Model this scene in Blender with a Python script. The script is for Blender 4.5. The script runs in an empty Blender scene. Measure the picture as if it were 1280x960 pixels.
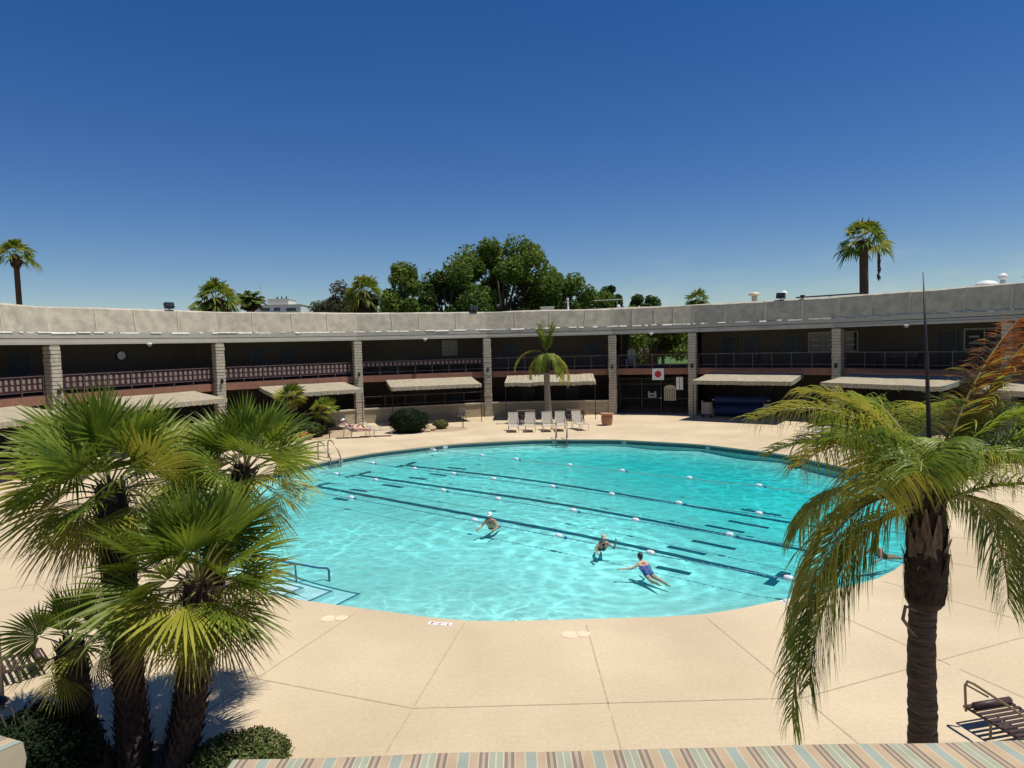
import bpy, bmesh, math, random
from mathutils import Vector, Matrix, Quaternion, noise
PI = math.pi
rad = math.radians
random.seed(7)
S = bpy.context.scene
COL = S.collection
CX, CY = 1.276, 26.035                                  # centre of the round courtyard

# ------------------------------------------------------------------ helpers
def pol(r, th, z=None):
    t = rad(th); x = CX + r*math.cos(t); y = CY + r*math.sin(t)
    return Vector((x, y)) if z is None else Vector((x, y, z))

class MB:
    """collects geometry for ONE mesh object"""
    def __init__(s): s.v = []; s.f = []; s.m = []
    def add(s, vs, fs, mi=0):
        o = len(s.v); s.v += [tuple(v) for v in vs]
        for f in fs: s.f.append(tuple(i+o for i in f)); s.m.append(mi)
    def box(s, c, d, rz=0, mi=0, M=None):
        x, y, z = d[0]/2, d[1]/2, d[2]/2
        R = Matrix.Rotation(rz, 3, 'Z') if M is None else M
        vs = [R @ Vector((a*x, b*y, e*z)) + Vector(c) for e in (-1, 1) for a, b in ((-1,-1),(1,-1),(1,1),(-1,1))]
        s.add(vs, [(3,2,1,0),(4,5,6,7),(0,1,5,4),(1,2,6,5),(2,3,7,6),(3,0,4,7)], mi)
    def bbox(s, c, d, rz=0, b=.02, mi=0):
        """box with chamfered vertical edges"""
        x, y, z = d[0]/2, d[1]/2, d[2]/2
        R = Matrix.Rotation(rz, 3, 'Z')
        ring = [(x,-y+b),(x,y-b),(x-b,y),(-x+b,y),(-x,y-b),(-x,-y+b),(-x+b,-y),(x-b,-y)]
        vs = [R @ Vector((p[0], p[1], e)) + Vector(c) for e in (-z, z) for p in ring]
        s.add(vs, [tuple(range(7,-1,-1)), tuple(range(8,16))] + [(i,(i+1)%8,8+(i+1)%8,8+i) for i in range(8)], mi)
    def tube(s, pts, r, n=8, mi=0, cap=True):
        pts = [Vector(p) for p in pts]; k = len(pts)
        rs = r if isinstance(r, (list, tuple)) else [r]*k
        T = []
        for i in range(k):
            t = (pts[min(i+1,k-1)] - pts[max(i-1,0)])
            T.append(t.normalized() if t.length > 1e-9 else Vector((0,0,1)))
        a = Vector((1,0,0)) if abs(T[0].x) < .8 else Vector((0,1,0))
        nrm = (a - T[0]*a.dot(T[0])).normalized(); vs = []
        for i in range(k):
            nrm = nrm - T[i]*nrm.dot(T[i]); nrm.normalize(); bn = T[i].cross(nrm)
            for j in range(n):
                w = 2*PI*j/n
                vs.append(pts[i] + (nrm*math.cos(w) + bn*math.sin(w))*rs[i])
        fs = [(i*n+j, i*n+(j+1)%n, (i+1)*n+(j+1)%n, (i+1)*n+j) for i in range(k-1) for j in range(n)]
        if cap: fs += [tuple(range(n-1,-1,-1)), tuple(range((k-1)*n, k*n))]
        s.add(vs, fs, mi)
    def lathe(s, prof, c=(0,0,0), n=20, mi=0, jit=0):
        vs = []
        for r, z in prof:
            for j in range(n):
                w = 2*PI*j/n; q = r*(1+random.uniform(-jit, jit))
                vs.append((c[0]+q*math.cos(w), c[1]+q*math.sin(w), c[2]+z))
        k = len(prof)
        fs = [(i*n+j, i*n+(j+1)%n, (i+1)*n+(j+1)%n, (i+1)*n+j) for i in range(k-1) for j in range(n)]
        if prof[0][0] > 1e-6: fs.append(tuple(range(n-1,-1,-1)))
        if prof[-1][0] > 1e-6: fs.append(tuple(range((k-1)*n, k*n)))
        s.add(vs, fs, mi)
    def ball(s, c, r, n=10, mi=0):
        rx, ry, rz = r if isinstance(r, (tuple, list)) else (r, r, r)
        k = max(5, n//2+1); vs = []
        for i in range(k):
            a = -PI/2 + PI*i/(k-1)
            for j in range(n):
                w = 2*PI*j/n
                vs.append((c[0]+rx*math.cos(a)*math.cos(w), c[1]+ry*math.cos(a)*math.sin(w), c[2]+rz*math.sin(a)))
        s.add(vs, [(i*n+j, i*n+(j+1)%n, (i+1)*n+(j+1)%n, (i+1)*n+j) for i in range(k-1) for j in range(n)], mi)
    def disc(s, c, r, n=16, mi=0, up=True):
        vs = [(c[0]+r*math.cos(2*PI*j/n), c[1]+r*math.sin(2*PI*j/n), c[2]) for j in range(n)]
        s.add(vs, [tuple(range(n))], mi)
    def mesh(s, name, mats, smooth=False):
        me = bpy.data.meshes.new(name); me.from_pydata(s.v, [], s.f); me.validate(clean_customdata=False)
        for m in (mats if isinstance(mats, (list, tuple)) else [mats]): me.materials.append(m)
        if len(me.polygons) == len(s.m): me.polygons.foreach_set('material_index', s.m)
        if smooth: me.polygons.foreach_set('use_smooth', [True]*len(me.polygons))
        me.update(); return me
    def build(s, name, mats, parent=None, smooth=False, loc=None):
        o = bpy.data.objects.new(name, s.mesh(name, mats, smooth)); COL.objects.link(o)
        if parent: o.parent = parent
        if loc is not None: o.location = loc
        return o

def tag(o, label=None, cat=None, group=None, kind=None):
    if label: o['label'] = label
    if cat: o['category'] = cat
    if group: o['group'] = group
    if kind: o['kind'] = kind
    return o
def thing(name, label, cat, loc=(0,0,0), rz=0, group=None):
    o = bpy.data.objects.new(name, None); COL.objects.link(o)
    if group == 'people in the pool': o.scale = (.8,)*3
    o.empty_display_size = .2; o.location = loc; o.rotation_euler = (0,0,rz)
    return tag(o, label, cat, group)
def struct(mb, name, mat, parent=None, smooth=False, label=None):
    o = mb.build(name, mat, parent, smooth)
    if parent is None:
        o['kind'] = 'structure'
        if label: o['label'] = label
    return o
def copy_tree(o, parent=None):
    c = o.copy(); COL.objects.link(c)
    if parent: c.parent = parent
    for ch in list(o.children): copy_tree(ch, c)
    return c

# ------------------------------------------------------------------ materials
MATS = {}
def mat(name, col, rough=.7, var=.12, scale=6., bump=0., bscale=40., metal=0., spec=.5, col2=None, detail=4, stretch=None, trans=0.):
    if name in MATS: return MATS[name]
    m = bpy.data.materials.new(name); m.use_nodes = True; N = m.node_tree.nodes; L = m.node_tree.links
    b = N['Principled BSDF']; b.inputs['Roughness'].default_value = rough; b.inputs['Metallic'].default_value = metal
    b.inputs['Specular IOR Level'].default_value = spec
    tc = N.new('ShaderNodeTexCoord'); src = tc.outputs['Object']
    if stretch:
        mp = N.new('ShaderNodeMapping'); mp.inputs['Scale'].default_value = stretch; L.new(src, mp.inputs[0]); src = mp.outputs[0]
    n = N.new('ShaderNodeTexNoise'); n.inputs['Scale'].default_value = scale; n.inputs['Detail'].default_value = detail; L.new(src, n.inputs['Vector'])
    r = N.new('ShaderNodeValToRGB'); e = r.color_ramp.elements
    e[0].position = .3; e[1].position = .7
    c2 = col2 or tuple(min(1, c*(1+var)) for c in col); c1 = tuple(c*(1-var) for c in col) if not col2 else col
    e[0].color = (*c1, 1); e[1].color = (*c2, 1)
    L.new(n.outputs['Fac'], r.inputs[0]); L.new(r.outputs[0], b.inputs['Base Color'])
    if bump:
        n2 = N.new('ShaderNodeTexNoise'); n2.inputs['Scale'].default_value = bscale; n2.inputs['Detail'].default_value = 3; L.new(src, n2.inputs['Vector'])
        bp = N.new('ShaderNodeBump'); bp.inputs['Strength'].default_value = bump; bp.inputs['Distance'].default_value = .02
        L.new(n2.outputs['Fac'], bp.inputs['Height']); L.new(bp.outputs[0], b.inputs['Normal'])
    if trans:
        t = N.new('ShaderNodeBsdfTranslucent'); L.new(r.outputs[0], t.inputs[0])
        mx = N.new('ShaderNodeMixShader'); mx.inputs[0].default_value = trans
        L.new(b.outputs[0], mx.inputs[1]); L.new(t.outputs[0], mx.inputs[2])
        L.new(mx.outputs[0], N['Material Output'].inputs['Surface'])
    MATS[name] = m; return m

def deck_mat():
    m = mat('deck_concrete', (.585,.472,.306), .85, .05, .5, .25, 60)
    N = m.node_tree.nodes; L = m.node_tree.links; b = N['Principled BSDF']
    ramp = [x for x in N if x.type == 'VALTORGB'][0]; tc = [x for x in N if x.type == 'TEX_COORD'][0]
    n2 = N.new('ShaderNodeTexNoise'); n2.inputs['Scale'].default_value = 14; n2.inputs['Detail'].default_value = 6; n2.inputs['Roughness'].default_value = .7
    L.new(tc.outputs['Object'], n2.inputs['Vector'])
    r2 = N.new('ShaderNodeValToRGB'); r2.color_ramp.elements[0].color = (.91,.905,.90,1); r2.color_ramp.elements[1].color = (1.05,1.05,1.05,1)
    r2.color_ramp.elements[0].position = .33; r2.color_ramp.elements[1].position = .66
    L.new(n2.outputs['Fac'], r2.inputs[0])
    n3 = N.new('ShaderNodeTexNoise'); n3.inputs['Scale'].default_value = .23; n3.inputs['Detail'].default_value = 5
    L.new(tc.outputs['Object'], n3.inputs['Vector'])
    r3 = N.new('ShaderNodeValToRGB'); r3.color_ramp.elements[0].color = (.87,.85,.82,1); r3.color_ramp.elements[1].color = (1.04,1.04,1.04,1)
    r3.color_ramp.elements[0].position = .35; r3.color_ramp.elements[1].position = .62
    L.new(n3.outputs['Fac'], r3.inputs[0])
    mm = N.new('ShaderNodeMix'); mm.data_type = 'RGBA'; mm.blend_type = 'MULTIPLY'; mm.inputs[0].default_value = 1
    L.new(ramp.outputs[0], mm.inputs[6]); L.new(r2.outputs[0], mm.inputs[7])
    m3 = N.new('ShaderNodeMix'); m3.data_type = 'RGBA'; m3.blend_type = 'MULTIPLY'; m3.inputs[0].default_value = 1
    L.new(mm.outputs[2], m3.inputs[6]); L.new(r3.outputs[0], m3.inputs[7]); L.new(m3.outputs[2], b.inputs['Base Color'])
    return m

def stripe_mat():
    """awning canvas: woven stripes across the width (object X), fading dust"""
    m = bpy.data.materials.new('striped_canvas'); m.use_nodes = True; N = m.node_tree.nodes; L = m.node_tree.links
    b = N['Principled BSDF']; b.inputs['Roughness'].default_value = .9; b.inputs['Specular IOR Level'].default_value = .15
    tc = N.new('ShaderNodeTexCoord'); sp = N.new('ShaderNodeSeparateXYZ'); L.new(tc.outputs['Object'], sp.inputs[0])
    d = N.new('ShaderNodeMath'); d.operation = 'MULTIPLY_ADD'; d.inputs[1].default_value = 1/.44; d.inputs[2].default_value = 40.0; L.new(sp.outputs[0], d.inputs[0])
    fr = N.new('ShaderNodeMath'); fr.operation = 'FRACT'; L.new(d.outputs[0], fr.inputs[0])
    r = N.new('ShaderNodeValToRGB'); cr = r.color_ramp; cr.interpolation = 'CONSTANT'
    tan_, blue, brn, wht, gre, bei = (.46,.345,.22), (.31,.345,.285), (.25,.185,.13), (.53,.475,.335), (.34,.355,.255), (.40,.33,.245)
    st = [(0,brn),(.05,bei),(.095,brn),(.145,wht),(.165,gre),(.26,wht),(.28,gre),(.37,wht),(.385,brn),(.43,bei),(.475,brn),(.52,wht),(.535,tan_),(.66,wht),(.675,blue),(.83,wht),(.845,tan_),(.985,wht)]
    cr.elements[0].position = 0; cr.elements[0].color = (*st[0][1],1)
    cr.elements[1].position = st[1][0]; cr.elements[1].color = (*st[1][1],1)
    for p, c in st[2:]:
        e = cr.elements.new(p); e.color = (*c,1)
    L.new(fr.outputs[0], r.inputs[0])
    n = N.new('ShaderNodeTexNoise'); n.inputs['Scale'].default_value = 2.5; n.inputs['Detail'].default_value = 6; L.new(tc.outputs['Object'], n.inputs[0])
    r2 = N.new('ShaderNodeValToRGB'); r2.color_ramp.elements[0].color = (.86,.85,.83,1); r2.color_ramp.elements[1].color = (1.05,1.05,1.05,1)
    r2.color_ramp.elements[0].position = .35; r2.color_ramp.elements[1].position = .65
    L.new(n.outputs[0], r2.inputs[0])
    mm = N.new('ShaderNodeMix'); mm.data_type = 'RGBA'; mm.blend_type = 'MULTIPLY'; mm.inputs[0].default_value = 1
    L.new(r.outputs[0], mm.inputs[6]); L.new(r2.outputs[0], mm.inputs[7]); L.new(mm.outputs[2], b.inputs['Base Color'])
    return m

def block_mat(name, col, bw=.42, bh=.1, mort=(.22,.2,.17)):
    m = bpy.data.materials.new(name); m.use_nodes = True; N = m.node_tree.nodes; L = m.node_tree.links
    b = N['Principled BSDF']; b.inputs['Roughness'].default_value = .9; b.inputs['Specular IOR Level'].default_value = .2
    tc = N.new('ShaderNodeTexCoord'); sp = N.new('ShaderNodeSeparateXYZ'); L.new(tc.outputs['Object'], sp.inputs[0])
    ad = N.new('ShaderNodeMath'); ad.operation = 'ADD'; L.new(sp.outputs[0], ad.inputs[0]); L.new(sp.outputs[1], ad.inputs[1])
    cb = N.new('ShaderNodeCombineXYZ'); L.new(ad.outputs[0], cb.inputs[0]); L.new(sp.outputs[2], cb.inputs[1])
    br = N.new('ShaderNodeTexBrick'); br.inputs['Scale'].default_value = 1; br.inputs['Brick Width'].default_value = bw; br.inputs['Row Height'].default_value = bh
    br.inputs['Mortar Size'].default_value = .012; br.inputs['Color1'].default_value = (*col,1); br.inputs['Color2'].default_value = (*[c*.84 for c in col],1); br.inputs['Mortar'].default_value = (*mort,1)
    L.new(cb.outputs[0], br.inputs['Vector'])
    n = N.new('ShaderNodeTexNoise'); n.inputs['Scale'].default_value = 3; n.inputs['Detail'].default_value = 5; L.new(tc.outputs['Object'], n.inputs[0])
    r2 = N.new('ShaderNodeValToRGB'); r2.color_ramp.elements[0].color = (.78,.77,.75,1); r2.color_ramp.elements[1].color = (1.08,1.08,1.08,1)
    L.new(n.outputs[0], r2.inputs[0])
    mm = N.new('ShaderNodeMix'); mm.data_type = 'RGBA'; mm.blend_type = 'MULTIPLY'; mm.inputs[0].default_value = 1
    L.new(br.outputs[0], mm.inputs[6]); L.new(r2.outputs[0], mm.inputs[7]); L.new(mm.outputs[2], b.inputs['Base Color'])
    bp = N.new('ShaderNodeBump'); bp.inputs['Strength'].default_value = .6; bp.inputs['Distance'].default_value = .015; bp.invert = True
    L.new(br.outputs['Fac'], bp.inputs['Height']); L.new(bp.outputs[0], b.inputs['Normal'])
    return m

WZ_ = -.19
def water_mats():
    m = bpy.data.materials.new('pool_water'); m.use_nodes = True; N = m.node_tree.nodes; L = m.node_tree.links
    N.remove(N['Principled BSDF']); out = N['Material Output']
    tc = N.new('ShaderNodeTexCoord')
    def nz(scale, det, st=(1,1,1)):
        mp = N.new('ShaderNodeMapping'); mp.inputs['Scale'].default_value = st; L.new(tc.outputs['Object'], mp.inputs[0])
        n = N.new('ShaderNodeTexNoise'); n.inputs['Scale'].default_value = scale; n.inputs['Detail'].default_value = det; L.new(mp.outputs[0], n.inputs[0]); return n
    n1 = nz(2.2, 2, (1,1.25,1)); n2 = nz(.9, 1)
    ad = N.new('ShaderNodeMath'); ad.operation = 'MULTIPLY_ADD'; ad.inputs[1].default_value = 2.0
    L.new(n2.outputs[0], ad.inputs[0]); L.new(n1.outputs[0], ad.inputs[2])
    bp = N.new('ShaderNodeBump'); bp.inputs['Strength'].default_value = .55; bp.inputs['Distance'].default_value = .12
    L.new(ad.outputs[0], bp.inputs['Height'])
    fz = N.new('ShaderNodeFresnel'); fz.inputs['IOR'].default_value = 1.333; L.new(bp.outputs[0], fz.inputs['Normal'])
    fm = N.new('ShaderNodeMath'); fm.operation = 'MULTIPLY'; fm.inputs[1].default_value = .6; L.new(fz.outputs[0], fm.inputs[0])
    # caustic net painted into the transparent tint: Voronoi lines brighter, cells between dimmer
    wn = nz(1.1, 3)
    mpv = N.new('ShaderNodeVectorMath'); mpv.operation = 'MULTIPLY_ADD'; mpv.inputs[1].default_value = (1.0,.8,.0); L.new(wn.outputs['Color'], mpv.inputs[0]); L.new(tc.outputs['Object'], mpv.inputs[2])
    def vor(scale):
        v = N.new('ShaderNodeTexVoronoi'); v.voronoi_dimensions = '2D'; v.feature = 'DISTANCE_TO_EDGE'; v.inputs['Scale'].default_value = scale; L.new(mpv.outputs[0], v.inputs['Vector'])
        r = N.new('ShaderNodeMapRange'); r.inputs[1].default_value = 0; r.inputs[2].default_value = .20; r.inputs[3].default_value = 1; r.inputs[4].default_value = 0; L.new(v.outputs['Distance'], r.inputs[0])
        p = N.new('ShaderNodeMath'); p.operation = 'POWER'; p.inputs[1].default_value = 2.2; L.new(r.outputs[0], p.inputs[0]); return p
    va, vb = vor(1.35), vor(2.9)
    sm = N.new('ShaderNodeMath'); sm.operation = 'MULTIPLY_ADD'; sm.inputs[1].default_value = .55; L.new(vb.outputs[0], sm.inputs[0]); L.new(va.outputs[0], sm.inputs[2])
    # fainter and stronger stretches of the painted caustic net
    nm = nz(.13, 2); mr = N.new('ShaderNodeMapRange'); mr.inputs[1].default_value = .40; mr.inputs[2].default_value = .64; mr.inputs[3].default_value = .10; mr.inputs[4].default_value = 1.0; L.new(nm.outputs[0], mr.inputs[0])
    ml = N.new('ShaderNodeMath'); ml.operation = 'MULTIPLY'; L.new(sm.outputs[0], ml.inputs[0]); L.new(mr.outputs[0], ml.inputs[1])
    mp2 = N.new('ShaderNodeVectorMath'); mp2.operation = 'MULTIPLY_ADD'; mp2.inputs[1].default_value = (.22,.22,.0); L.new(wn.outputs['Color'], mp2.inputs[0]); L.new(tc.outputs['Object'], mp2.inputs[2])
    for (rx_, ry_), fr_ in (((3.0,16.9), 9.5), ((2.4,18.8), 8.0), ((-.8,21.2), 8.5)):  # bright ripple rings around the bathers, light painted into the same tint
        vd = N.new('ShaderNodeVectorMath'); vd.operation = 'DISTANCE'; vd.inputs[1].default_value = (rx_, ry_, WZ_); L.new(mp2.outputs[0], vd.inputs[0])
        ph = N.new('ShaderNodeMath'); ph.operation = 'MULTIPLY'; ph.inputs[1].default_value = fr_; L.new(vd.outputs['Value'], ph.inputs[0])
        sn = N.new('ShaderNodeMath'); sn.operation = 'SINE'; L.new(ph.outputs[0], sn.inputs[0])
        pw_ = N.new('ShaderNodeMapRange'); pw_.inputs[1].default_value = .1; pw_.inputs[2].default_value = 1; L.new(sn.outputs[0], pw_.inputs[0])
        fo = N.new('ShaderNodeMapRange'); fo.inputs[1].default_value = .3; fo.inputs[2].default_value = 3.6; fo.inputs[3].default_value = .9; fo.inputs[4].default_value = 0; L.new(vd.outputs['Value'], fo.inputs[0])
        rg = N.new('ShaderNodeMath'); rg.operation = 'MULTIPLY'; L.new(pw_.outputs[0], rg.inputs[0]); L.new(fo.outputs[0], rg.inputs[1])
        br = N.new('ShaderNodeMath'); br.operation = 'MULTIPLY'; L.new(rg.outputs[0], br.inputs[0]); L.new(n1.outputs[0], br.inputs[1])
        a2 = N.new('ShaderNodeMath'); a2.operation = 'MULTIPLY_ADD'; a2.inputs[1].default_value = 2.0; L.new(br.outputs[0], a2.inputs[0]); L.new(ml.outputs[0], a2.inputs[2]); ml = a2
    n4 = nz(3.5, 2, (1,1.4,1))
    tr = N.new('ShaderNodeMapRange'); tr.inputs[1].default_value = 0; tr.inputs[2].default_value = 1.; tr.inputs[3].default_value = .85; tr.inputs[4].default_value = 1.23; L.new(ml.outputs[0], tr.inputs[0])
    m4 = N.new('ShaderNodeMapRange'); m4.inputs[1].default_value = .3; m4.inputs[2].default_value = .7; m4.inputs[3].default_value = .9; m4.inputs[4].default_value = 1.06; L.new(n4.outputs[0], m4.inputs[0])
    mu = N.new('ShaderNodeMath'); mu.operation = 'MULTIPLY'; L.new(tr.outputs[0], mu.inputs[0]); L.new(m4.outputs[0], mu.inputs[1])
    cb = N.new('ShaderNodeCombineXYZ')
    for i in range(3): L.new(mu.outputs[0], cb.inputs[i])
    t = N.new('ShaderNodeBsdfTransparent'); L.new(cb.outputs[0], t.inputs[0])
    g = N.new('ShaderNodeBsdfGlossy'); g.inputs['Roughness'].default_value = .06; L.new(bp.outputs[0], g.inputs['Normal'])
    mx = N.new('ShaderNodeMixShader'); L.new(fm.outputs[0], mx.inputs[0]); L.new(t.outputs[0], mx.inputs[1]); L.new(g.outputs[0], mx.inputs[2])
    L.new(mx.outputs[0], out.inputs['Surface'])
    va_ = N.new('ShaderNodeVolumeAbsorption'); va_.inputs['Color'].default_value = (.0,.885,.91,1); va_.inputs['Density'].default_value = .58
    L.new(va_.outputs[0], out.inputs['Volume'])
    return m

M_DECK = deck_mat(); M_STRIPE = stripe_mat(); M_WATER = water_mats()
M_FASCIA = mat('roof_foam', (.36,.32,.245), .95, .10, 1.9, .7, 9, col2=(.545,.485,.37), detail=8, spec=.15)
M_BEAM = mat('beam_paint', (.40,.37,.305), .7, .05, 2, .05, 30)
M_WHITE = mat('white_paint', (.72,.71,.67), .6, .05, 5)
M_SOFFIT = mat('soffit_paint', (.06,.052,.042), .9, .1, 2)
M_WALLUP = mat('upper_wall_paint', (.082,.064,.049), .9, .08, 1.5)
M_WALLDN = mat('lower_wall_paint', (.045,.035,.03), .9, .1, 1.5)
M_SLAB = mat('slab_paint', (.27,.125,.078), .85, .12, 2.5)
M_FLOORUP = mat('balcony_floor', (.16,.09,.075), .9, .1, 3)
M_PILLAR = mat('slump_block', (.46,.41,.315), .95, .16, 5, .5, 25, spec=.2)
M_PILLARJ = mat('pillar_mortar', (.20,.18,.14), .95, .1, 5)
M_BLOCK = block_mat('planter_block', (.50,.425,.30))
M_CAP = mat('wall_cap', (.52,.46,.35), .9, .1, 4)
M_DOOR = mat('dark_door_paint', (.012,.014,.020), .5, .1, 3)
M_FRAME = mat('door_frame_paint', (.06,.055,.05), .6, .1, 3)
M_GLASS = mat('dark_glass', (.03,.035,.04), .06, .1, 3, spec=.6)
M_BLIND = mat('window_blind', (.30,.30,.28), .7, .1, 3)
M_IRON = mat('brown_iron', (.022,.014,.013), .5, .15, 8)
M_RAIL = mat('rail_iron', (.12,.075,.07), .5, .15, 8)
M_PANELR = mat('railing_red', (.04,.010,.013), .7, .15, 6)
M_PANELP = mat('railing_pale', (.23,.18,.155), .8, .15, 8)
M_BLACK = mat('black_metal', (.015,.014,.014), .45, .1, 8)
M_STEEL = mat('steel_tube', (.30,.22,.18), .35, .1, 8, metal=.6)
M_STEELB = mat('blue_steel', (.03,.10,.22), .4, .1, 8)
M_SLING = mat('beige_sling', (.43,.375,.29), .85, .08, 20, .2, 120)
M_ALU = mat('beige_aluminium', (.50,.45,.37), .45, .08, 8)
M_PLASTER = mat('pool_plaster', (.57,.675,.625), .8, .04, .6)
M_PSTEP = mat('pool_step_plaster', (.62,.78,.78), .8, .04, .6)
M_TILE = mat('waterline_tile', (.03,.085,.10), .35, .25, 14)
M_LANE = mat('lane_tile', (.012,.07,.11), .5, .2, 9)
M_ROPE = mat('lane_rope', (.10,.30,.36), .6, .35, 30)
M_FLOATW = mat('white_float', (.72,.74,.75), .35, .03, 9)
M_FLOATB = mat('blue_float', (.03,.10,.32), .4, .05, 9)
M_JOINT = mat('joint_filler', (.43,.33,.215), .95, .2, 9)
M_TERRA = mat('terracotta', (.38,.19,.11), .85, .12, 6)
M_SOIL = mat('bed_gravel', (.10,.075,.052), .95, .35, 22, .8, 40)
M_ROCK = mat('tan_rock', (.44,.33,.21), .95, .2, 5, .6, 10)
M_LAWN = mat('lawn', (.06,.13,.018), .95, .3, .5, .3, 20)
M_EARTH = mat('dry_earth', (.26,.20,.13), .95, .25, .1)
M_BLUE = mat('blue_pool_cover', (.006,.022,.10), .6, .2, 5, .3, 12)
M_SLAT = mat('brown_strap', (.055,.028,.022), .55, .15, 12)
M_TANTUBE = mat('tan_tube', (.20,.13,.07), .4, .1, 12)
M_WOOD = mat('brown_wood', (.10,.058,.035), .7, .25, 10)
M_RED = mat('red_paint', (.50,.03,.035), .6, .08, 8)
# plants
M_FAN1 = mat('fan_leaf_green', (.06,.108,.010), .5, .35, 3, col2=(.22,.28,.024), trans=.4, spec=.35)
M_FAN2 = mat('fan_leaf_yellow', (.24,.265,.024), .5, .3, 3, col2=(.42,.38,.05), trans=.35, spec=.35)
M_FAN3 = mat('fan_leaf_dry', (.17,.11,.045), .7, .3, 3, col2=(.30,.20,.09), trans=.2)
M_QL1 = mat('queen_leaf_green', (.10,.17,.014), .45, .35, 2.5, col2=(.30,.37,.04), trans=.42, spec=.35)
M_QL2 = mat('queen_leaf_yellow', (.30,.32,.03), .45, .3, 2.5, col2=(.52,.45,.07), trans=.42, spec=.35)
M_QL3 = mat('queen_leaf_rust', (.28,.085,.02), .6, .3, 3, col2=(.48,.18,.035), trans=.25)
M_RACHIS = mat('frond_stalk', (.22,.20,.06), .5, .2, 4)
M_FIBER = mat('palm_fibre', (.022,.014,.010), .95, .4, 12, .9, 30, col2=(.07,.042,.028))
M_BOOT = mat('palm_boot', (.085,.045,.032), .9, .3, 8, .7, 25, col2=(.27,.19,.135), stretch=(3,3,.7))
M_TRUNK = mat('palm_trunk', (.035,.022,.018), .95, .3, 9, .9, 30, col2=(.16,.115,.09), stretch=(.6,.6,5), detail=8)
M_DEAD = mat('palm_skirt', (.10,.055,.035), .95, .3, 6, .7, 16)
M_BARK = mat('tree_bark', (.10,.075,.055), .95, .25, 6, .6, 14)
M_LF = [mat('foliage_mid', (.075,.125,.022), .6, .3, .35, col2=(.15,.21,.038), trans=.38, spec=.15),
        mat('foliage_light', (.125,.185,.03), .6, .3, .35, col2=(.20,.26,.05), trans=.38, spec=.15),
        mat('foliage_dark', (.04,.07,.017), .6, .3, .35, col2=(.07,.11,.026), trans=.2, spec=.15),
        mat('foliage_rust', (.13,.085,.055), .7, .3, .5, col2=(.20,.13,.09), trans=.2, spec=.15),
        mat('foliage_grey', (.10,.12,.075), .7, .3, .5, col2=(.16,.18,.11), trans=.2, spec=.15)]
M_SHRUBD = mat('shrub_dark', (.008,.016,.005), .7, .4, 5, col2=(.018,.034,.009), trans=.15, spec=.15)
M_SHRUBG = mat('shrub_green', (.05,.085,.016), .6, .4, 5, col2=(.11,.15,.035), trans=.2, spec=.15)
M_SHRUBY = mat('shrub_olive', (.14,.13,.05), .7, .3, 5, col2=(.22,.20,.08), trans=.2, spec=.15)
M_FLOWER = mat('orange_petals', (.55,.20,.03), .6, .3, 9, trans=.2)
# people
M_SKIN = mat('tanned_skin', (.42,.22,.14), .5, .06, 6)
M_SKIN2 = mat('pale_skin', (.55,.32,.22), .5, .06, 6)
M_HAIR = mat('dark_hair', (.018,.012,.01), .5, .3, 30)
M_SWIMB = mat('blue_floral_fabric', (.012,.035,.17), .6, .3, 9, col2=(.05,.13,.36))
M_SWIMK = mat('black_fabric', (.015,.014,.02), .7, .1, 9)
M_CAPW = mat('white_cap', (.82,.82,.80), .6, .04, 9)
M_CAPB = mat('beige_cap', (.55,.46,.34), .7, .08, 9)
M_CAPO = mat('orange_hat', (.50,.20,.06), .7, .08, 9)
M_PINK = mat('pink_towel', (.62,.36,.33), .9, .1, 9)

# ------------------------------------------------------------------ ring geometry
POSTS = [202.0,181.0,159.9,138.8,118.0,96.8,76.0,63.2,42.0,21.1,0.1,-20.9]
def facet(th, R, off=0):
    """point on the faceted ring (corner radius R) at angle th; also direction of the facet (rot z) pointing along it"""
    for a, b in zip(POSTS[:-1], POSTS[1:]):
        if a >= th >= b: break
    else: a, b = (POSTS[0], POSTS[1]) if th > POSTS[0] else (POSTS[-2], POSTS[-1])
    A, B = pol(R, a), pol(R, b); d = pol(1, th) - Vector((CX, CY)); e = B - A; w = A - Vector((CX, CY))
    t = (w.x*e.y - w.y*e.x)/(d.x*e.y - d.y*e.x)
    p = Vector((CX, CY)) + d*t
    return p, math.atan2(e.y, e.x)                       # e runs left to right as the camera sees it
def polyring(mb, prof, angs, sub=1, jit=None, mi=0, close=True):
    """sweep profile [(r,z)...] along the faceted ring"""
    st = []
    for i, (a, b) in enumerate(zip(angs[:-1], angs[1:])):
        for k in range(sub): st.append((a, b, k/sub))
    st.append((angs[-2], angs[-1], 1.0)); n = len(prof); vs = []
    for a, b, t in st:
        for q, (r, z) in enumerate(prof):
            p = pol(r, a).lerp(pol(r, b), t)
            dz = jit(p, q) if jit else 0
            vs.append((p.x, p.y, z + dz))
    k = len(st)
    fs = []
    for i in range(k-1):
        for j in range(n if close else n-1):
            fs.append((i*n+j, (i+1)*n+j, (i+1)*n+(j+1)%n, i*n+(j+1)%n))
    if close: fs += [tuple(range(n)), tuple(range((k-1)*n+n-1, (k-1)*n-1, -1))]
    mb.add(vs, fs, mi)

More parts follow.
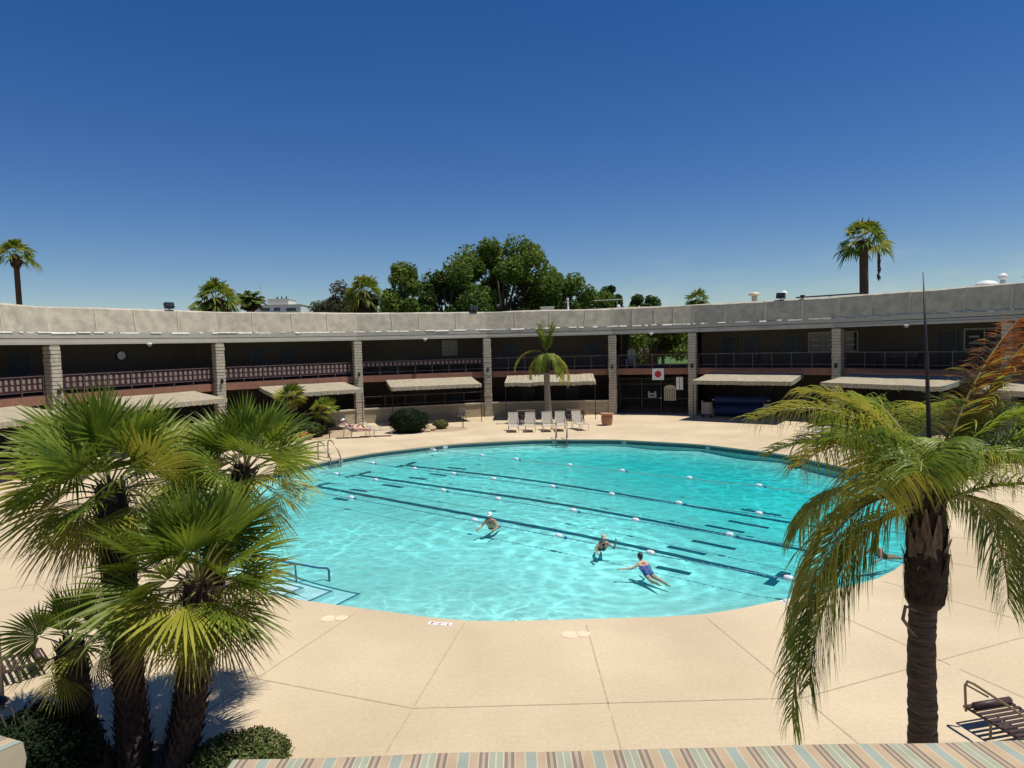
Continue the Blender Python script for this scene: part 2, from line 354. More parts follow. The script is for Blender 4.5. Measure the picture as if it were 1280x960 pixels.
# ------------------------------------------------------------------ ground, deck, pool
POOLC = [-79.0 + 360/17*k for k in range(17)]
def rim(r, sub=6):
    P = []
    for k in range(17):
        a, b = pol(r, POOLC[k]), pol(r, POOLC[(k+1) % 17])
        for j in range(sub): P.append(a.lerp(b, j/sub))
    # round the corners a little
    n = len(P); Q = [(P[i-1]+P[i]*2+P[(i+1) % n])/4 for i in range(n)]
    return Q
RIM = rim(12.98)
def annulus(mb, A, B, z, mi=0):
    n = len(A); vs = [(p.x, p.y, z) for p in A] + [(p.x, p.y, z) for p in B]
    mb.add(vs, [(i, n+i, n+(i+1) % n, (i+1) % n) for i in range(n)], mi)
def circ(r, n, c=(CX, CY)): return [Vector((c[0]+r*math.cos(2*PI*(i/n)), c[1]+r*math.sin(2*PI*(i/n)))) for i in range(n)]
nR = len(RIM); a0 = math.atan2(RIM[0].y-CY, RIM[0].x-CX)
def circ_al(r): return [Vector((CX+r*math.cos(a0+2*PI*i/nR), CY+r*math.sin(a0+2*PI*i/nR))) for i in range(nR)]
mb = MB(); prev = RIM
for r in (13.6, 15, 17, 20, 24, 30, 38.5):
    nx = circ_al(r); annulus(mb, prev, nx, 0); prev = nx
deck = struct(mb, 'pool_deck', M_DECK, label='tan textured concrete pool deck with thin joints')
mb = MB(); prev = circ_al(38.5)
for r in (60, 120, 300, 900, 3000):
    nx = circ_al(r); annulus(mb, prev, nx, -.02); prev = nx
struct(mb, 'ground', M_EARTH)
mb = MB()
for i in range(26):
    a, b = 10+ i*4, 10+(i+1)*4
    mb.add([pol(44, a, -.012), pol(420, a, -.012), pol(420, b, -.012), pol(44, b, -.012)], [(0,1,2,3)])
struct(mb, 'lawn', M_LAWN)
# joints
mb = MB(); JC = [-79.15 + 360/17*k for k in range(17)]
def strip(p, q, w, z=.004):
    d = (q-p).normalized(); nn = Vector((-d.y, d.x))*w/2
    mb.add([(p.x-nn.x, p.y-nn.y, z), (q.x-nn.x, q.y-nn.y, z), (q.x+nn.x, q.y+nn.y, z), (p.x+nn.x, p.y+nn.y, z)], [(0,1,2,3)])
for k in range(17):
    strip(pol(16.23, JC[k]), pol(16.23, JC[(k+1) % 17]), .022)
    for h in (0, .5):
        a = JC[k] + h*360/17
        for r0, r1 in ((13.05, 16.15), (16.3, 21.5)): strip(pol(r0, a), pol(r1, a), .019)
jt = mb.build('deck_joint', M_JOINT, deck)
# pool basin: floor depth grows toward the far right
def depth(x, y):
    u = ((x-CX)*.85 + (y-CY)*.18)/10.0
    t = max(0., min(1., (u+.1)/1.1))
    t = t*t*(3-2*t)
    e = max(0., min(1., (math.hypot(x-CX, y-CY)-10.3)/2.6)); e = e*e
    return (.62 + .60*t)*(1-e) + .36*e
mb = MB(); rows = [RIM, ]
vs = []; levels = [0, -.075, -.25, None]
n = nR
for lv in levels:
    for p in RIM: vs.append((p.x, p.y, -depth(p.x, p.y) if lv is None else lv))
fs = []; mi = []
for q in range(3):
    for i in range(n): fs.append((q*n+i, q*n+(i+1) % n, (q+1)*n+(i+1) % n, (q+1)*n+i)); mi.append([2,1,0][q])
rings = 14; base = 3*n
for q in range(1, rings+1):
    f = 1 - q/rings
    if q == rings: vs.append((CX, CY, -depth(CX, CY)))
    else:
        for p in RIM:
            x, y = CX+(p.x-CX)*f, CY+(p.y-CY)*f; vs.append((x, y, -depth(x, y)))
    for i in range(n):
        a = base+(q-1)*n
        if q == rings: fs.append((a+i, a+(i+1) % n, base+rings*n))
        else: fs.append((a+i, a+(i+1) % n, a+n+(i+1) % n, a+n+i))
        mi.append(0)
mb.v = vs; mb.f = fs; mb.m = mi
basin = struct(mb, 'pool_basin', [M_PLASTER, M_TILE, M_DECK], label='pale blue plastered pool basin with dark waterline tiles')
# pale waterline marker tiles
mb = MB()
for th in (139.6, 138.2, 116, 114.8, 113.2, 84.8, 83.4, 66.5, 65, 45, 43.8, 21, 19.8):
    p, _ = pol(12.90, th), 0
    # facet radius varies; put the tile just proud of the nearest rim segment
    i = min(range(nR), key=lambda i: (RIM[i]-pol(12.9, th)).length)
    a, b = RIM[i], RIM[(i+1) % nR]; d = (b-a).normalized(); c = (a+b)/2
    inn = (Vector((CX, CY))-c).normalized()*.006
    mb.box((c.x+inn.x, c.y+inn.y, -.155), (.26, .008, .14), math.atan2(d.y, d.x))
mb.build('depth_tile', M_WHITE, basin)
# floor lane markings (lines with T ends, short stubs) laid on the floor
mb = MB()
def floor_strip(p, q, w):
    p, q = Vector(p), Vector(q); L = (q-p).length; k = max(1, int(L/.25)); d = (q-p)/L; nn = Vector((-d.y, d.x))*w/2; vs = []
    for i in range(k+1):
        c = p.lerp(q, i/k)
        for s in (-1, 1):
            v = c+nn*s*(1+.25*noise.noise(Vector((c.x*2.1, c.y*2.1, s))))+nn*.25*noise.noise(Vector((c.x*1.3, c.y*1.3, 5))); vs.append((v.x, v.y, -depth(v.x, v.y)+.012))
    mb.add(vs, [(2*i, 2*i+2, 2*i+3, 2*i+1) for i in range(k)])
LANES = [((-8.88,30.13),(6.85,17.53)), ((-7.57,32.58),(8.97,20.29)), ((-5.61,34.92),(10.84,23.24))]
for p, q in LANES:
    floor_strip(p, q, .27)
    d = (Vector(q)-Vector(p)).normalized(); nn = Vector((-d.y, d.x))
    for e in (Vector(p), Vector(q)): floor_strip(e-nn*.75, e-nn*.15, .27); floor_strip(e+nn*.15, e+nn*.75, .27)
for p, q in [((-7.14,29.3),(-6.28,28.75)), ((-7.4,27.65),(-6.75,27.15)), ((-5.91,30.15),(-4.91,29.45)), ((-4.92,31.7),(-4.07,31.1)), ((-4.08,32.5),(-3.21,31.85)), ((-3.35,34.1),(-2.4,33.4)),
             ((4.6,20.25),(5.52,19.5)), ((5.53,21.0),(6.63,20.2)), ((6.55,23.1),(7.61,22.3)), ((7.6,23.9),(8.71,23.05)), ((8.73,25.9),(9.9,25.0)), ((3.83,18.25),(4.61,17.7))]:
    floor_strip(p, q, .24)
mb.build('lane_marking', M_LANE, basin)
# entry steps at the near left edge
mb = MB(); me_ = MB()
for k, (r0, a1, zt) in enumerate([(11.75, -123.2, -.27), (11.35, -120.4, -.38), (10.95, -117.8, -.50)]):
    na = 7; an = [-138+(a1+138)*i/na for i in range(na+1)]
    for b0, b1 in zip(an[:-1], an[1:]):
        P = [pol(13.0, b0), pol(r0, b0), pol(r0, b1), pol(13.0, b1)]
        mb.add([(p.x, p.y, zt-.002*k) for p in P] + [(p.x, p.y, -.66) for p in P], [(0,1,2,3), (1,5,6,2), (0,4,5,1), (3,2,6,7)])
        Q = [pol(r0+.07, b0), pol(r0+.005, b0), pol(r0+.005, b1), pol(r0+.07, b1)]
        me_.add([(p.x, p.y, zt+.004) for p in Q], [(0,1,2,3)])
    Q = [pol(r0+.07, a1-.35), pol(r0+.07, a1-.02), pol(12.75, a1-.02), pol(12.75, a1-.35)]
    me_.add([(p.x, p.y, zt+.004) for p in Q], [(0,1,2,3)])
mb.build('pool_step', M_PSTEP, basin)
me_.build('step_edge_tile', mat('step_tile', (.05,.20,.24), .5, .2, 9), basin)
# water
mb = MB(); WR = rim(13.03); WZ = -.19
prev = WR; vs = []
annulus_r = [1, .75, .5, .25]
allr = [[Vector((CX+(p.x-CX)*f, CY+(p.y-CY)*f)) for p in WR] for f in annulus_r]
vs = [(p.x, p.y, WZ) for R_ in allr for p in R_] + [(CX, CY, WZ)]
fs = []
for q in range(3):
    for i in range(n): fs.append((q*n+i, q*n+(i+1) % n, (q+1)*n+(i+1) % n, (q+1)*n+i))
for i in range(n): fs.append((3*n+i, 3*n+(i+1) % n, 4*n))
vb = len(vs); vs += [(p.x, p.y, -1.6) for p in WR]
for i in range(n): fs.append((i, vb+i, vb+(i+1) % n, (i+1) % n))
fs.append(tuple(vb+i for i in range(n-1, -1, -1)))
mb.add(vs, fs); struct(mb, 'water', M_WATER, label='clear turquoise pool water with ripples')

# ------------------------------------------------------------------ the curved building
B = thing('clubhouse_building', 'curved two storey building ringing the pool with block pillars and grey foam roof', 'building', (0,0,0))
A0 = [181.0+21]+POSTS[1:]
def jz(p, q):
    return noise.noise(Vector((p.x*.55, p.y*.55, q*3.1)))*(.055 if q in (1, 2) else .012) + noise.noise(Vector((p.x*2.3, p.y*2.3, q)))*(.02 if q in (1, 2) else .006)
mb = MB()
polyring(mb, [(26.66,6.72),(26.86,8.0),(27.02,8.09),(27.3,7.95),(27.3,6.72)], POSTS, 16, jz)
mb.build('roof_fascia', M_FASCIA, B)
# raised seams of the sprayed roof
rs = random.Random(3); M_SEAM = mat('seam_foam', (.52,.465,.36), .95, .12, 3, .5, 15)
for a, b in zip(POSTS[:-1], POSTS[1:]):
    sp = [0.0] + [t for t in (.24, .5, .75)]
    for k, t in enumerate(sp):
        t += rs.uniform(-.04, .04) if k else 0
        w = rs.uniform(.05, .09) if k else .16
        q0, q1 = pol(26.64, a).lerp(pol(26.64, b), t), pol(26.84, a).lerp(pol(26.84, b), t)
        d = (pol(1, b)-pol(1, a)).normalized()*w/2; inn = (Vector((CX,CY))-q0).normalized()*.014
        lean = d*rs.uniform(-2, 2) if k else d*0
        vs = [(q0-d+inn), (q0+d+inn), (q1+d+inn+lean), (q1-d+inn+lean)]
        q0b, q1b = q0-inn*1.5, q1-inn*1.5
        vs = [(v.x, v.y, z) for v, z in zip(vs, (6.74, 6.74, 8.03, 8.03))] + [(v.x, v.y, z) for v, z in zip(((q0b-d), (q0b+d), (q1b+d+lean), (q1b-d+lean)), (6.74, 6.74, 8.03, 8.03))]
        mb = MB(); mb.add(vs, [(0,1,2,3), (0,3,7,4), (1,5,6,2), (3,2,6,7)]); mb.build('roof_seam', M_SEAM, B)
# flaky white drip edge under the foam: broken run of white metal
for a, b in zip(POSTS[1:-2], POSTS[2:-1]):
    t = 0.
    while t < .99:
        w = rs.uniform(.02, .13); g = rs.choice([.006, .02, .04, .07])
        q0, q1 = pol(26.62, a).lerp(pol(26.62, b), t), pol(26.62, a).lerp(pol(26.62, b), min(1, t+w)); c = (q0+q1)/2; d = q1-q0
        mb = MB(); inn = (Vector((CX,CY))-c).normalized(); zt = 6.73+rs.uniform(-.01,.02); dz = rs.uniform(.05,.10); w0 = inn*.0; w1 = inn*rs.uniform(.02,.08)
        V = [(q0.x, q0.y, zt), (q1.x, q1.y, zt), (q1.x+w1.x, q1.y+w1.y, zt-dz), (q0.x+w1.x, q0.y+w1.y, zt-dz)]
        mb.add(V + [(a_[0]-inn.x*.01, a_[1]-inn.y*.01, a_[2]-.02) for a_ in V], [(0,1,2,3), (7,6,5,4), (0,3,7,4), (1,5,6,2), (3,2,6,7), (0,4,5,1)]); mb.build('drip_edge', mat('flaked_white', (.56,.53,.46), .8, .2, 5), B)
        t += w+g
mb = MB()
polyring(mb, [(26.58,6.40),(26.58,6.64),(26.98,6.64),(26.98,6.40)], POSTS)
polyring(mb, [(26.48,6.08),(26.48,6.22),(26.54,6.23),(26.54,6.365),(26.98,6.365),(26.98,6.08)], POSTS)
polyring(mb, [(26.64,6.642),(26.64,6.715),(26.98,6.715),(26.98,6.642)], POSTS)
mb.build('eave_beam', M_BEAM, B)
mb = MB(); polyring(mb, [(26.99,6.14),(26.99,6.34),(37.0,6.34),(37.0,6.14)], POSTS)
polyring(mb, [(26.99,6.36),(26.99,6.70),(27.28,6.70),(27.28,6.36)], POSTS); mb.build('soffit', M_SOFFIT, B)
mb = MB(); polyring(mb, [(27.31,7.75),(27.31,7.93),(37.2,7.93),(37.2,7.75)], POSTS); mb.build('roof', mat('roof_top_coat', (.50,.49,.45), .9, .1, 2), B)
# balcony slab
mb = MB(); polyring(mb, [(26.85,3.0),(26.85,3.46),(37.0,3.46),(37.0,3.0)], POSTS, 1); mb.build('balcony_slab', M_SLAB, B)
mb = MB(); polyring(mb, [(26.95,3.464),(26.95,3.48),(29.9,3.48),(29.9,3.464)], POSTS, 1); mb.build('balcony_floor', M_FLOORUP, B)
# walls; the bay with the gate (76 .. 63.2) stays open to the trees behind
L_ = [a for a in POSTS if a >= 76.0]; R_ = [a for a in POSTS if a <= 63.2]
mb = MB()
for an in (L_, R_):
    polyring(mb, [(29.9,3.482),(29.9,6.138),(30.1,6.138),(30.1,3.482)], an)
for th, r1 in ((75.2, 37), (64.2, 37)):
    p0, p1 = pol(29.7, th), pol(r1, th); c = (p0+p1)/2; d = p1-p0
    mb.box((c.x, c.y, 4.81), (d.length, .2, 2.65), math.atan2(d.y, d.x))
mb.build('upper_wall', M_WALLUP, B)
mb = MB()
for an in (L_, R_): polyring(mb, [(30.2,.0),(30.2,2.99),(30.4,2.99),(30.4,.0)], an)
polyring(mb, [(33.0,.0),(33.0,2.99),(33.2,2.99),(33.2,.0)], [76.0, 63.2])
for th in (75.4, 63.9):
    p0, p1 = pol(27.6, th), pol(33, th); c = (p0+p1)/2; d = p1-p0
    mb.box((c.x, c.y, 1.49), (d.length, .2, 2.98), math.atan2(d.y, d.x))
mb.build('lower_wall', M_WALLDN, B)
mb = MB()
for an in (L_, R_): polyring(mb, [(37.05,.0),(37.05,7.74),(37.25,7.74),(37.25,.0)], an)
mb.build('outer_wall', M_BEAM, B)
# pillars of stacked slump block
def pillar(th):
    m = MB(); p = pol(26.62, th); rz = rad(th); z = 0; rp = random.Random(int(th*10)+500)
    m.box((p.x, p.y, 3.03), (.50, .50, 6.06), rz, 1)
    while z < 5.98:
        h = .168
        m.bbox((p.x+rp.uniform(-.012,.012), p.y+rp.uniform(-.012,.012), z+h/2), (.58+rp.uniform(-.02,.02), .58+rp.uniform(-.02,.02), h), rz+rp.uniform(-.01,.01), .03, 0)
        z += .2
    m.build('pillar', [M_PILLAR, M_PILLARJ], B)
for th in POSTS[1:-1]: pillar(th)
# doors and windows of the upper floor, hung on the wall
def panel(m, th, R, z0, z1, w, out, thick=.04, mi=0, du=0):
    p, rz = facet(th, R); n = Vector((CX, CY))-p; n = Vector((-math.sin(rz), math.cos(rz)))*(1 if Vector((-math.sin(rz), math.cos(rz))).dot(n) > 0 else -1)
    u = Vector((math.cos(rz), math.sin(rz))); c = p + n*(out+thick/2) + u*du
    m.box((c.x, c.y, (z0+z1)/2), (w, thick, z1-z0), rz, mi)
    return c, rz, n, u
def door(th, w=1.0, blue=False):
    m = MB()
    for du, ww in ((-(w/2+.05), .1), (w/2+.05, .1)): panel(m, th, 29.9, 3.485, 5.66, ww, .004, .07, 0, du)
    panel(m, th, 29.9, 5.66, 5.76, w+.2, .004, .07)
    f = m.build('door', M_FRAME, B)
    m = MB(); panel(m, th, 29.9, 3.49, 5.655, w-.01, .003, .035); m.build('door_leaf', M_DOOR, f)
    m = MB(); c, rz, nn, u = panel(MB(), th, 29.9, 4.4, 4.6, .1, .04); k = c + u*(w/2-.1) + nn*.03; m.ball((k.x, k.y, 4.5), .035, 8); m.build('handle', M_ALU, f)
for th in (159.2, 130.9, 126.4, 92.9, 79.6, 59.0, 55.9, 50.5, 31.1, 171, 13): door(th, 1.15 if th in (159.2, 92.9, 79.6) else .95)
def window(th, w, z0, z1, panes, fm=None):
    m = MB(); fw = .09
    for du in (-(w-fw)/2, (w-fw)/2): panel(m, th, 29.9, z0, z1, fw, .004, .07, 0, du)
    panel(m, th, 29.9, z0, z0+fw, w-2*fw, .004, .07); panel(m, th, 29.9, z1-fw, z1, w-2*fw, .004, .07)
    for k in range(1, panes): panel(m, th, 29.9, z0+fw, z1-fw, .06, .004, .06, 0, -w/2+w*k/panes)
    f = m.build('window', fm or M_BLIND, B)
    m = MB(); panel(m, th, 29.9, z0+fw, z1-fw, w-2*fw, .003, .02); m.build('pane', M_GLASS, f)
    for k in range(panes):
        for z in (.28, .56): m = MB(); panel(m, th, 29.9, z0+(z1-z0)*z, z0+(z1-z0)*(z+.1), w/panes*.5, .0245, .01, 0, -w/2+w*(k+.5)/panes); m.build('blind', M_BLIND, f)
window(102.2, 1.25, 4.75, 5.95, 2); window(46.2, 2.0, 4.45, 5.85, 2); window(42.9, .95, 4.45, 5.85, 1); window(27.2, 2.2, 4.5, 5.8, 2); pass
# dark doorways of the lower floor
for th in (150, 128, 107, 101, 90, 83, 54, 48, 35, 28):
    m = MB(); panel(m, th, 30.2, .02, 2.15, 1.1, .004, .05); m.build('door', M_DOOR, B)

# ------------------------------------------------------------------ railings of the balcony (one per bay)
def railing(t0, t1, label, style):
    A_, B_ = pol(26.93, t0), pol(26.93, t1); d = B_-A_; L = d.length; rz = math.atan2(d.y, d.x); c = (A_+B_)/2
    r = thing('balcony_railing', label, 'railing', (c.x, c.y, 3.484), rz, 'railings along the upper balcony')
    L -= .8; z_top = 1.0
    m = MB(); m.box((0, 0, z_top), (L, .06, .05)); m.box((0, 0, .22), (L, .035, .035)); m.build('rail', M_RAIL, r)
    k = 7 if L > 6 else 4
    for i in range(k+1):
        m = MB(); m.box((-L/2+L*i/k, -.02, z_top/2-.01), (.045, .045, z_top-.03)); m.build('rail_post', M_RAIL, r)
    for i in range(k):
        x0 = -L/2+L*i/k; w = L/k
        m = MB()
        if style == 'full' or style == 'half':
            h0, h1 = (.245, .95) if style == 'full' else (.62, .95)
            m.box((x0+w/2, .025, (h0+h1)/2), (w-.07, .02, h1-h0), 0, 0)
            cols = 4
            for q in range(cols):
                x = x0 + w*(q+.5)/cols
                for zz in ((.45, .76) if style == 'full' else (.79,)):
                    vs = []
                    for e in range(10):
                        a = 2*PI*e/10; ca, sa = math.cos(a), math.sin(a)
                        vs.append((x+.085*math.copysign(abs(ca)**.7, ca), zz+.125*math.copysign(abs(sa)**.7, sa)))
                    V = [(a, -.005, b) for a, b in vs] + [(a, .014, b) for a, b in vs]
                    m.add(V, [tuple(range(10))] + [(e, (e+1) % 10, 10+(e+1) % 10, 10+e) for e in range(10)], 1)
            m.build('railing_panel', [M_PANELR, M_PANELP], r)
        else:
            for q in range(1, 10): m.box((x0+w*q/10, 0, .605), (.018, .018, .74))
            m.build('railing_panel', M_IRON, r)
railing(181.0, 159.9, 'red balcony railing with pale oval blocks left of the leftmost pillar', 'full')
railing(159.9, 138.8, 'red balcony railing with pale oval blocks below the round clock', 'full')
railing(138.8, 118.0, 'red balcony railing with pale oval blocks in front of two dark doors', 'full')
railing(118.0, 96.8, 'balcony railing with one row of pale blocks below the small white window', 'half')
railing(96.8, 76.0, 'plain dark balcony railing behind the small poolside palm', 'bars')
railing(76.0, 63.2, 'plain dark railing over the gate with trees seen through', 'bars')
railing(63.2, 42.0, 'plain dark balcony railing above the blue pool cover rolls', 'bars')
railing(42.0, 21.1, 'plain dark balcony railing behind the crown of the near palm', 'bars')
railing(21.1, 0.1, 'plain dark balcony railing at the right edge of the photo', 'bars')

# ------------------------------------------------------------------ planter walls between pillars on the ground floor
def low_wall(t0, t1, label, rail=False):
    A_, B_ = pol(26.62, t0), pol(26.62, t1); d = B_-A_; L = d.length-.62; rz = math.atan2(d.y, d.x); c = (A_+B_)/2
    r = thing('block_wall', label, 'wall', (c.x, c.y, 0), rz, 'low block walls between the pillars')
    m = MB(); m.box((0, 0, .5), (L, .2, 1.0)); m.build('wall', M_BLOCK, r)
    m = MB(); m.bbox((0, 0, 1.045), (L, .34, .09), 0, .03); m.build('wall_cap', M_CAP, r)
    if rail:
        m = MB()
        for k in range(7): m.box((-L/2+.1+(L-.2)*k/6, 0, 1.5), (.035, .035, .82))
        m.box((0, 0, 1.93), (L-.1, .04, .04)); m.box((0, 0, 1.3), (L-.1, .025, .025)); m.build('guard_rail', M_RAIL, r)
low_wall(159.9, 138.8, 'low tan block wall behind the big fan palms at left')
low_wall(138.8, 118.0, 'low tan block wall behind the two small fan palms')
low_wall(118.0, 96.8, 'low tan block wall with guard rail behind the round dark bush', True)
low_wall(96.8, 76.0, 'low tan block wall behind the row of five loungers')

# ------------------------------------------------------------------ awnings
def awning(t0, t1, label, rf=23.25, zf=2.74, rb=26.5, zb=3.12, seed=1, poles=True, wrinkle=.0):
    tm = (t0+t1)/2; half = rf*math.sin(rad(abs(t0-t1)/2)); cf = rf*math.cos(rad(abs(t0-t1)/2))
    c = pol(cf, tm); rz = rad(tm)-PI/2                   # local +y points outward to the building, x to the left->right flipped
    r = thing('striped_awning', label, 'awning', (c.x, c.y, 0), rz, 'striped canvas awnings around the deck')
    rn = random.Random(seed); D = rb*math.cos(rad(abs(t0-t1)/2))+.15-cf if False else rb-cf-.35
    nx, ny = 40, 8; vs = []; fs = []
    def zz(x, y):
        sag = -.035*math.sin(PI*y/D)*(1-abs(math.sin(PI*(x+half)/(2*half)*4))*.4)
        return zf + (zb-zf)*y/D + sag + noise.noise(Vector((x*.9+seed*7, y*.9, 0)))*(.02+wrinkle)
    for j in range(ny+1):
        for i in range(nx+1):
            x = -half+2*half*i/nx; y = D*j/ny; vs.append((x, y, zz(x, y)))
    for j in range(ny):
        for i in range(nx): a = j*(nx+1)+i; fs.append((a, a+1, a+nx+2, a+nx+1))
    m = MB(); m.add(vs, fs); m.build('canopy', M_STRIPE, r, True)
    m = MB(); vs = []; fs = []                          # hanging valance, three sides
    path = [(-half, D*k/4) for k in range(4, 0, -1)] + [(-half+2*half*i/nx, 0) for i in range(nx+1)] + [(half, D*k/4) for k in range(1, 5)]
    for i, (x, y) in enumerate(path):
        z = zz(x, y); f = .02*math.sin(i*1.9+seed)
        drop = .26 + .02*math.sin(i*2.6) if abs(x) < half-.001 else .26
        ox = 0 if abs(x) < half-.001 else math.copysign(.004, x)
        vs += [(x+ox, y-.004, z-.002), (x+ox, y-.01+f*.6, z-drop*.5), (x+ox, y-.012-f, z-drop)]
    for i in range(len(path)-1): fs += [(3*i, 3*i+1, 3*i+4, 3*i+3), (3*i+1, 3*i+2, 3*i+5, 3*i+4)]
    m.add(vs, fs); m.build('valance', M_STRIPE, r, True)
    m = MB()
    for x in (-half+.03, 0, half-.03): m.tube([(x, .03, zz(x, 0)-.06), (x, D/2, zz(x, D/2)-.05), (x, D, zz(x, D)-.05)], .022, 6)
    m.tube([(-half+.03, .03, zf-.06), (half-.03, .03, zf-.06)], .022, 6); m.tube([(-half, D, zb-.04), (half, D, zb-.04)], .022, 6)
    m.build('awning_frame', M_BLACK, r)
    if poles:
        for x in (-half+.06, half-.06):
            m = MB(); m.tube([(x, .05, 0), (x, .05, zf-.08)], .026, 6); m.lathe([(.07,0),(.07,.012),(.03,.02)], (x, .05, 0), 8); m.build('awning_pole', M_BLACK, r)
    return r
awning(177.5, 163.5, 'striped beige awning at the left edge of the photo', seed=1)
awning(156.5, 141.8, 'striped beige awning behind the tallest fan palm, below the clock', seed=2)
awning(134.3, 119.5, 'striped beige awning over the small fan palms and dark planters', seed=3)
awning(114.6, 98.6, 'striped beige awning above the round dark bush', seed=4)
awning(94.5, 78.2, 'wrinkled striped awning behind the small poolside palm', seed=5, wrinkle=.035)
awning(61.6, 45.6, 'pale striped awning over the blue pool cover rolls', seed=6)
awning(41.2, 24.2, 'pale striped awning behind the crown of the near palm', seed=7)
awning(20.4, 3.5, 'pale striped awning at the right edge of the photo', seed=8)
awning(-81.65, -98.35, 'striped awning right below the camera with tan, brown and blue stripes', rf=21.91, zf=2.80, rb=26.2, zb=3.28, seed=9)
awning(-102.6, -119.5, 'striped awning corner at the bottom left edge of the photo', rf=21.93, zf=2.80, rb=26.2, zb=3.28, seed=10)

# ------------------------------------------------------------------ fittings on the building
def clock():
    p, rz = facet(148.4, 29.9); n = (Vector((CX, CY))-p).normalized(); p = p + n*.06
    r = thing('wall_clock', 'round wall clock with white face and dark rim on the upper wall', 'clock', (p.x, p.y, 5.42), rz)
    sg = -1 if Vector((-math.sin(rz), math.cos(rz))).dot(n) < 0 else 1
    def flat(m, rad_, y0, y1, k=28):
        V = [(rad_*math.cos(2*PI*i/k), y0*sg, rad_*math.sin(2*PI*i/k)) for i in range(k)] + [(rad_*math.cos(2*PI*i/k), y1*sg, rad_*math.sin(2*PI*i/k)) for i in range(k)]
        m.add(V, [tuple(range(k)), tuple(range(2*k-1, k-1, -1))] + [(i, (i+1) % k, k+(i+1) % k, k+i) for i in range(k)])
    m = MB(); flat(m, .34, -.04, .03); m.build('rim', M_BLACK, r)
    m = MB(); flat(m, .24, .031, .04); m.build('face', M_WHITE, r)
    for a, l in ((.6, .15), (2.4, .2)):
        m = MB(); m.box((math.sin(a)*l/2, .046*sg, math.cos(a)*l/2), (.02, .008, l), M=Matrix.Rotation(a, 3, 'Y')); m.build('hand', M_BLACK, r)
clock()
# wall lanterns on the pillars
lan_lab = {159.9:'small dark lantern on the leftmost pillar', 138.8:'small dark lantern on the pillar between two red panelled railings', 118.0:'small dark lantern on the pillar by the reclining sunbather', 96.8:'small dark lantern on the pillar left of the poolside palm', 76.0:'small dark lantern on the pillar left of the gate', 63.2:'small dark lantern on the pillar right of the gate', 42.0:'small dark lantern on the pillar beside the double white window', 21.1:'small dark lantern on the pillar at the right edge of the photo'}
lp = None
for th, lb in lan_lab.items():
    p = pol(26.62-.31, th)
    if lp is None:
        lp = r = thing('wall_lantern', lb, 'lantern', (p.x, p.y, 3.62), rad(th)+PI/2, 'lanterns on the pillars')
        m = MB(); m.box((0, -.02, 0), (.11, .03, .26)); m.box((0, .03, .14), (.03, .1, .03)); m.build('bracket', M_BLACK, r)
        m = MB(); m.lathe([(.0,.17),(.10,.10),(.105,.08),(.075,-.12),(.09,-.13),(.0,-.17)], (0, .09, 0), 6); m.build('lamp_shade', M_BLACK, r)
    else:
        r = copy_tree(lp); r.location = (p.x, p.y, 3.62); r.rotation_euler = (0,0,rad(th)+PI/2); r['label'] = lb
# dome cameras under the eave
lp = None
for th, lb in ((148.8,'white dome camera under the eave beside the clock'), (107.2,'white dome camera under the eave left of the small window'), (69.6,'white dome camera under the eave above the gate'), (32.4,'white dome camera under the eave right of the double window')):
    p, rz = facet(th, 26.42)
    if lp is None:
        lp = r = thing('dome_camera', lb, 'camera', (p.x, p.y, 6.08), rz, 'dome cameras under the eave')
        m = MB(); m.lathe([(.13,.03),(.15,0),(.15,-.05),(.12,-.07)], n=14); m.build('housing', M_WHITE, r, True)
        m = MB(); m.lathe([(.11,-.071),(.105,-.11),(.07,-.16),(0,-.18)], n=14); m.build('dome', M_BLIND, r, True)
    else:
        r = copy_tree(lp); r.location = (p.x, p.y, 6.08); r.rotation_euler = (0,0,rz); r['label'] = lb
# roof floodlights
lp = None
for th, lb, sc in ((145.2,'black floodlight on the roof edge above the clock',1), (98.7,'black floodlight on the roof edge below the biggest tree',1), (49.9,'black floodlight on the roof edge left of the tall palm',1), (46.9,'tiny dark floodlight on the roof just left of the tall palm',.5)):
    p, rz = facet(th, 26.95)
    if lp is None:
        lp = r = thing('floodlight', lb, 'floodlight', (p.x, p.y, 8.08), rz, 'floodlights on the roof edge')
        m = MB(); m.tube([(0,0,-.06),(0,0,.12)], .035, 8); m.box((0,0,-.02), (.24,.16,.04)); m.build('bracket', M_BLACK, r)
        m = MB(); m.box((0,0,.28), (.56,.22,.34), M=Matrix.Rotation(-.35, 3, 'X')); m.build('lamp_housing', M_BLACK, r)
        m = MB(); m.box((0,-.115,.325), (.46,.02,.24), M=Matrix.Rotation(-.35, 3, 'X')); m.build('lens', M_GLASS, r)
    else:
        r = copy_tree(lp); r.location = (p.x, p.y, 8.08); r.rotation_euler = (0,0,rz); r['label'] = lb; r.scale = (sc,)*3
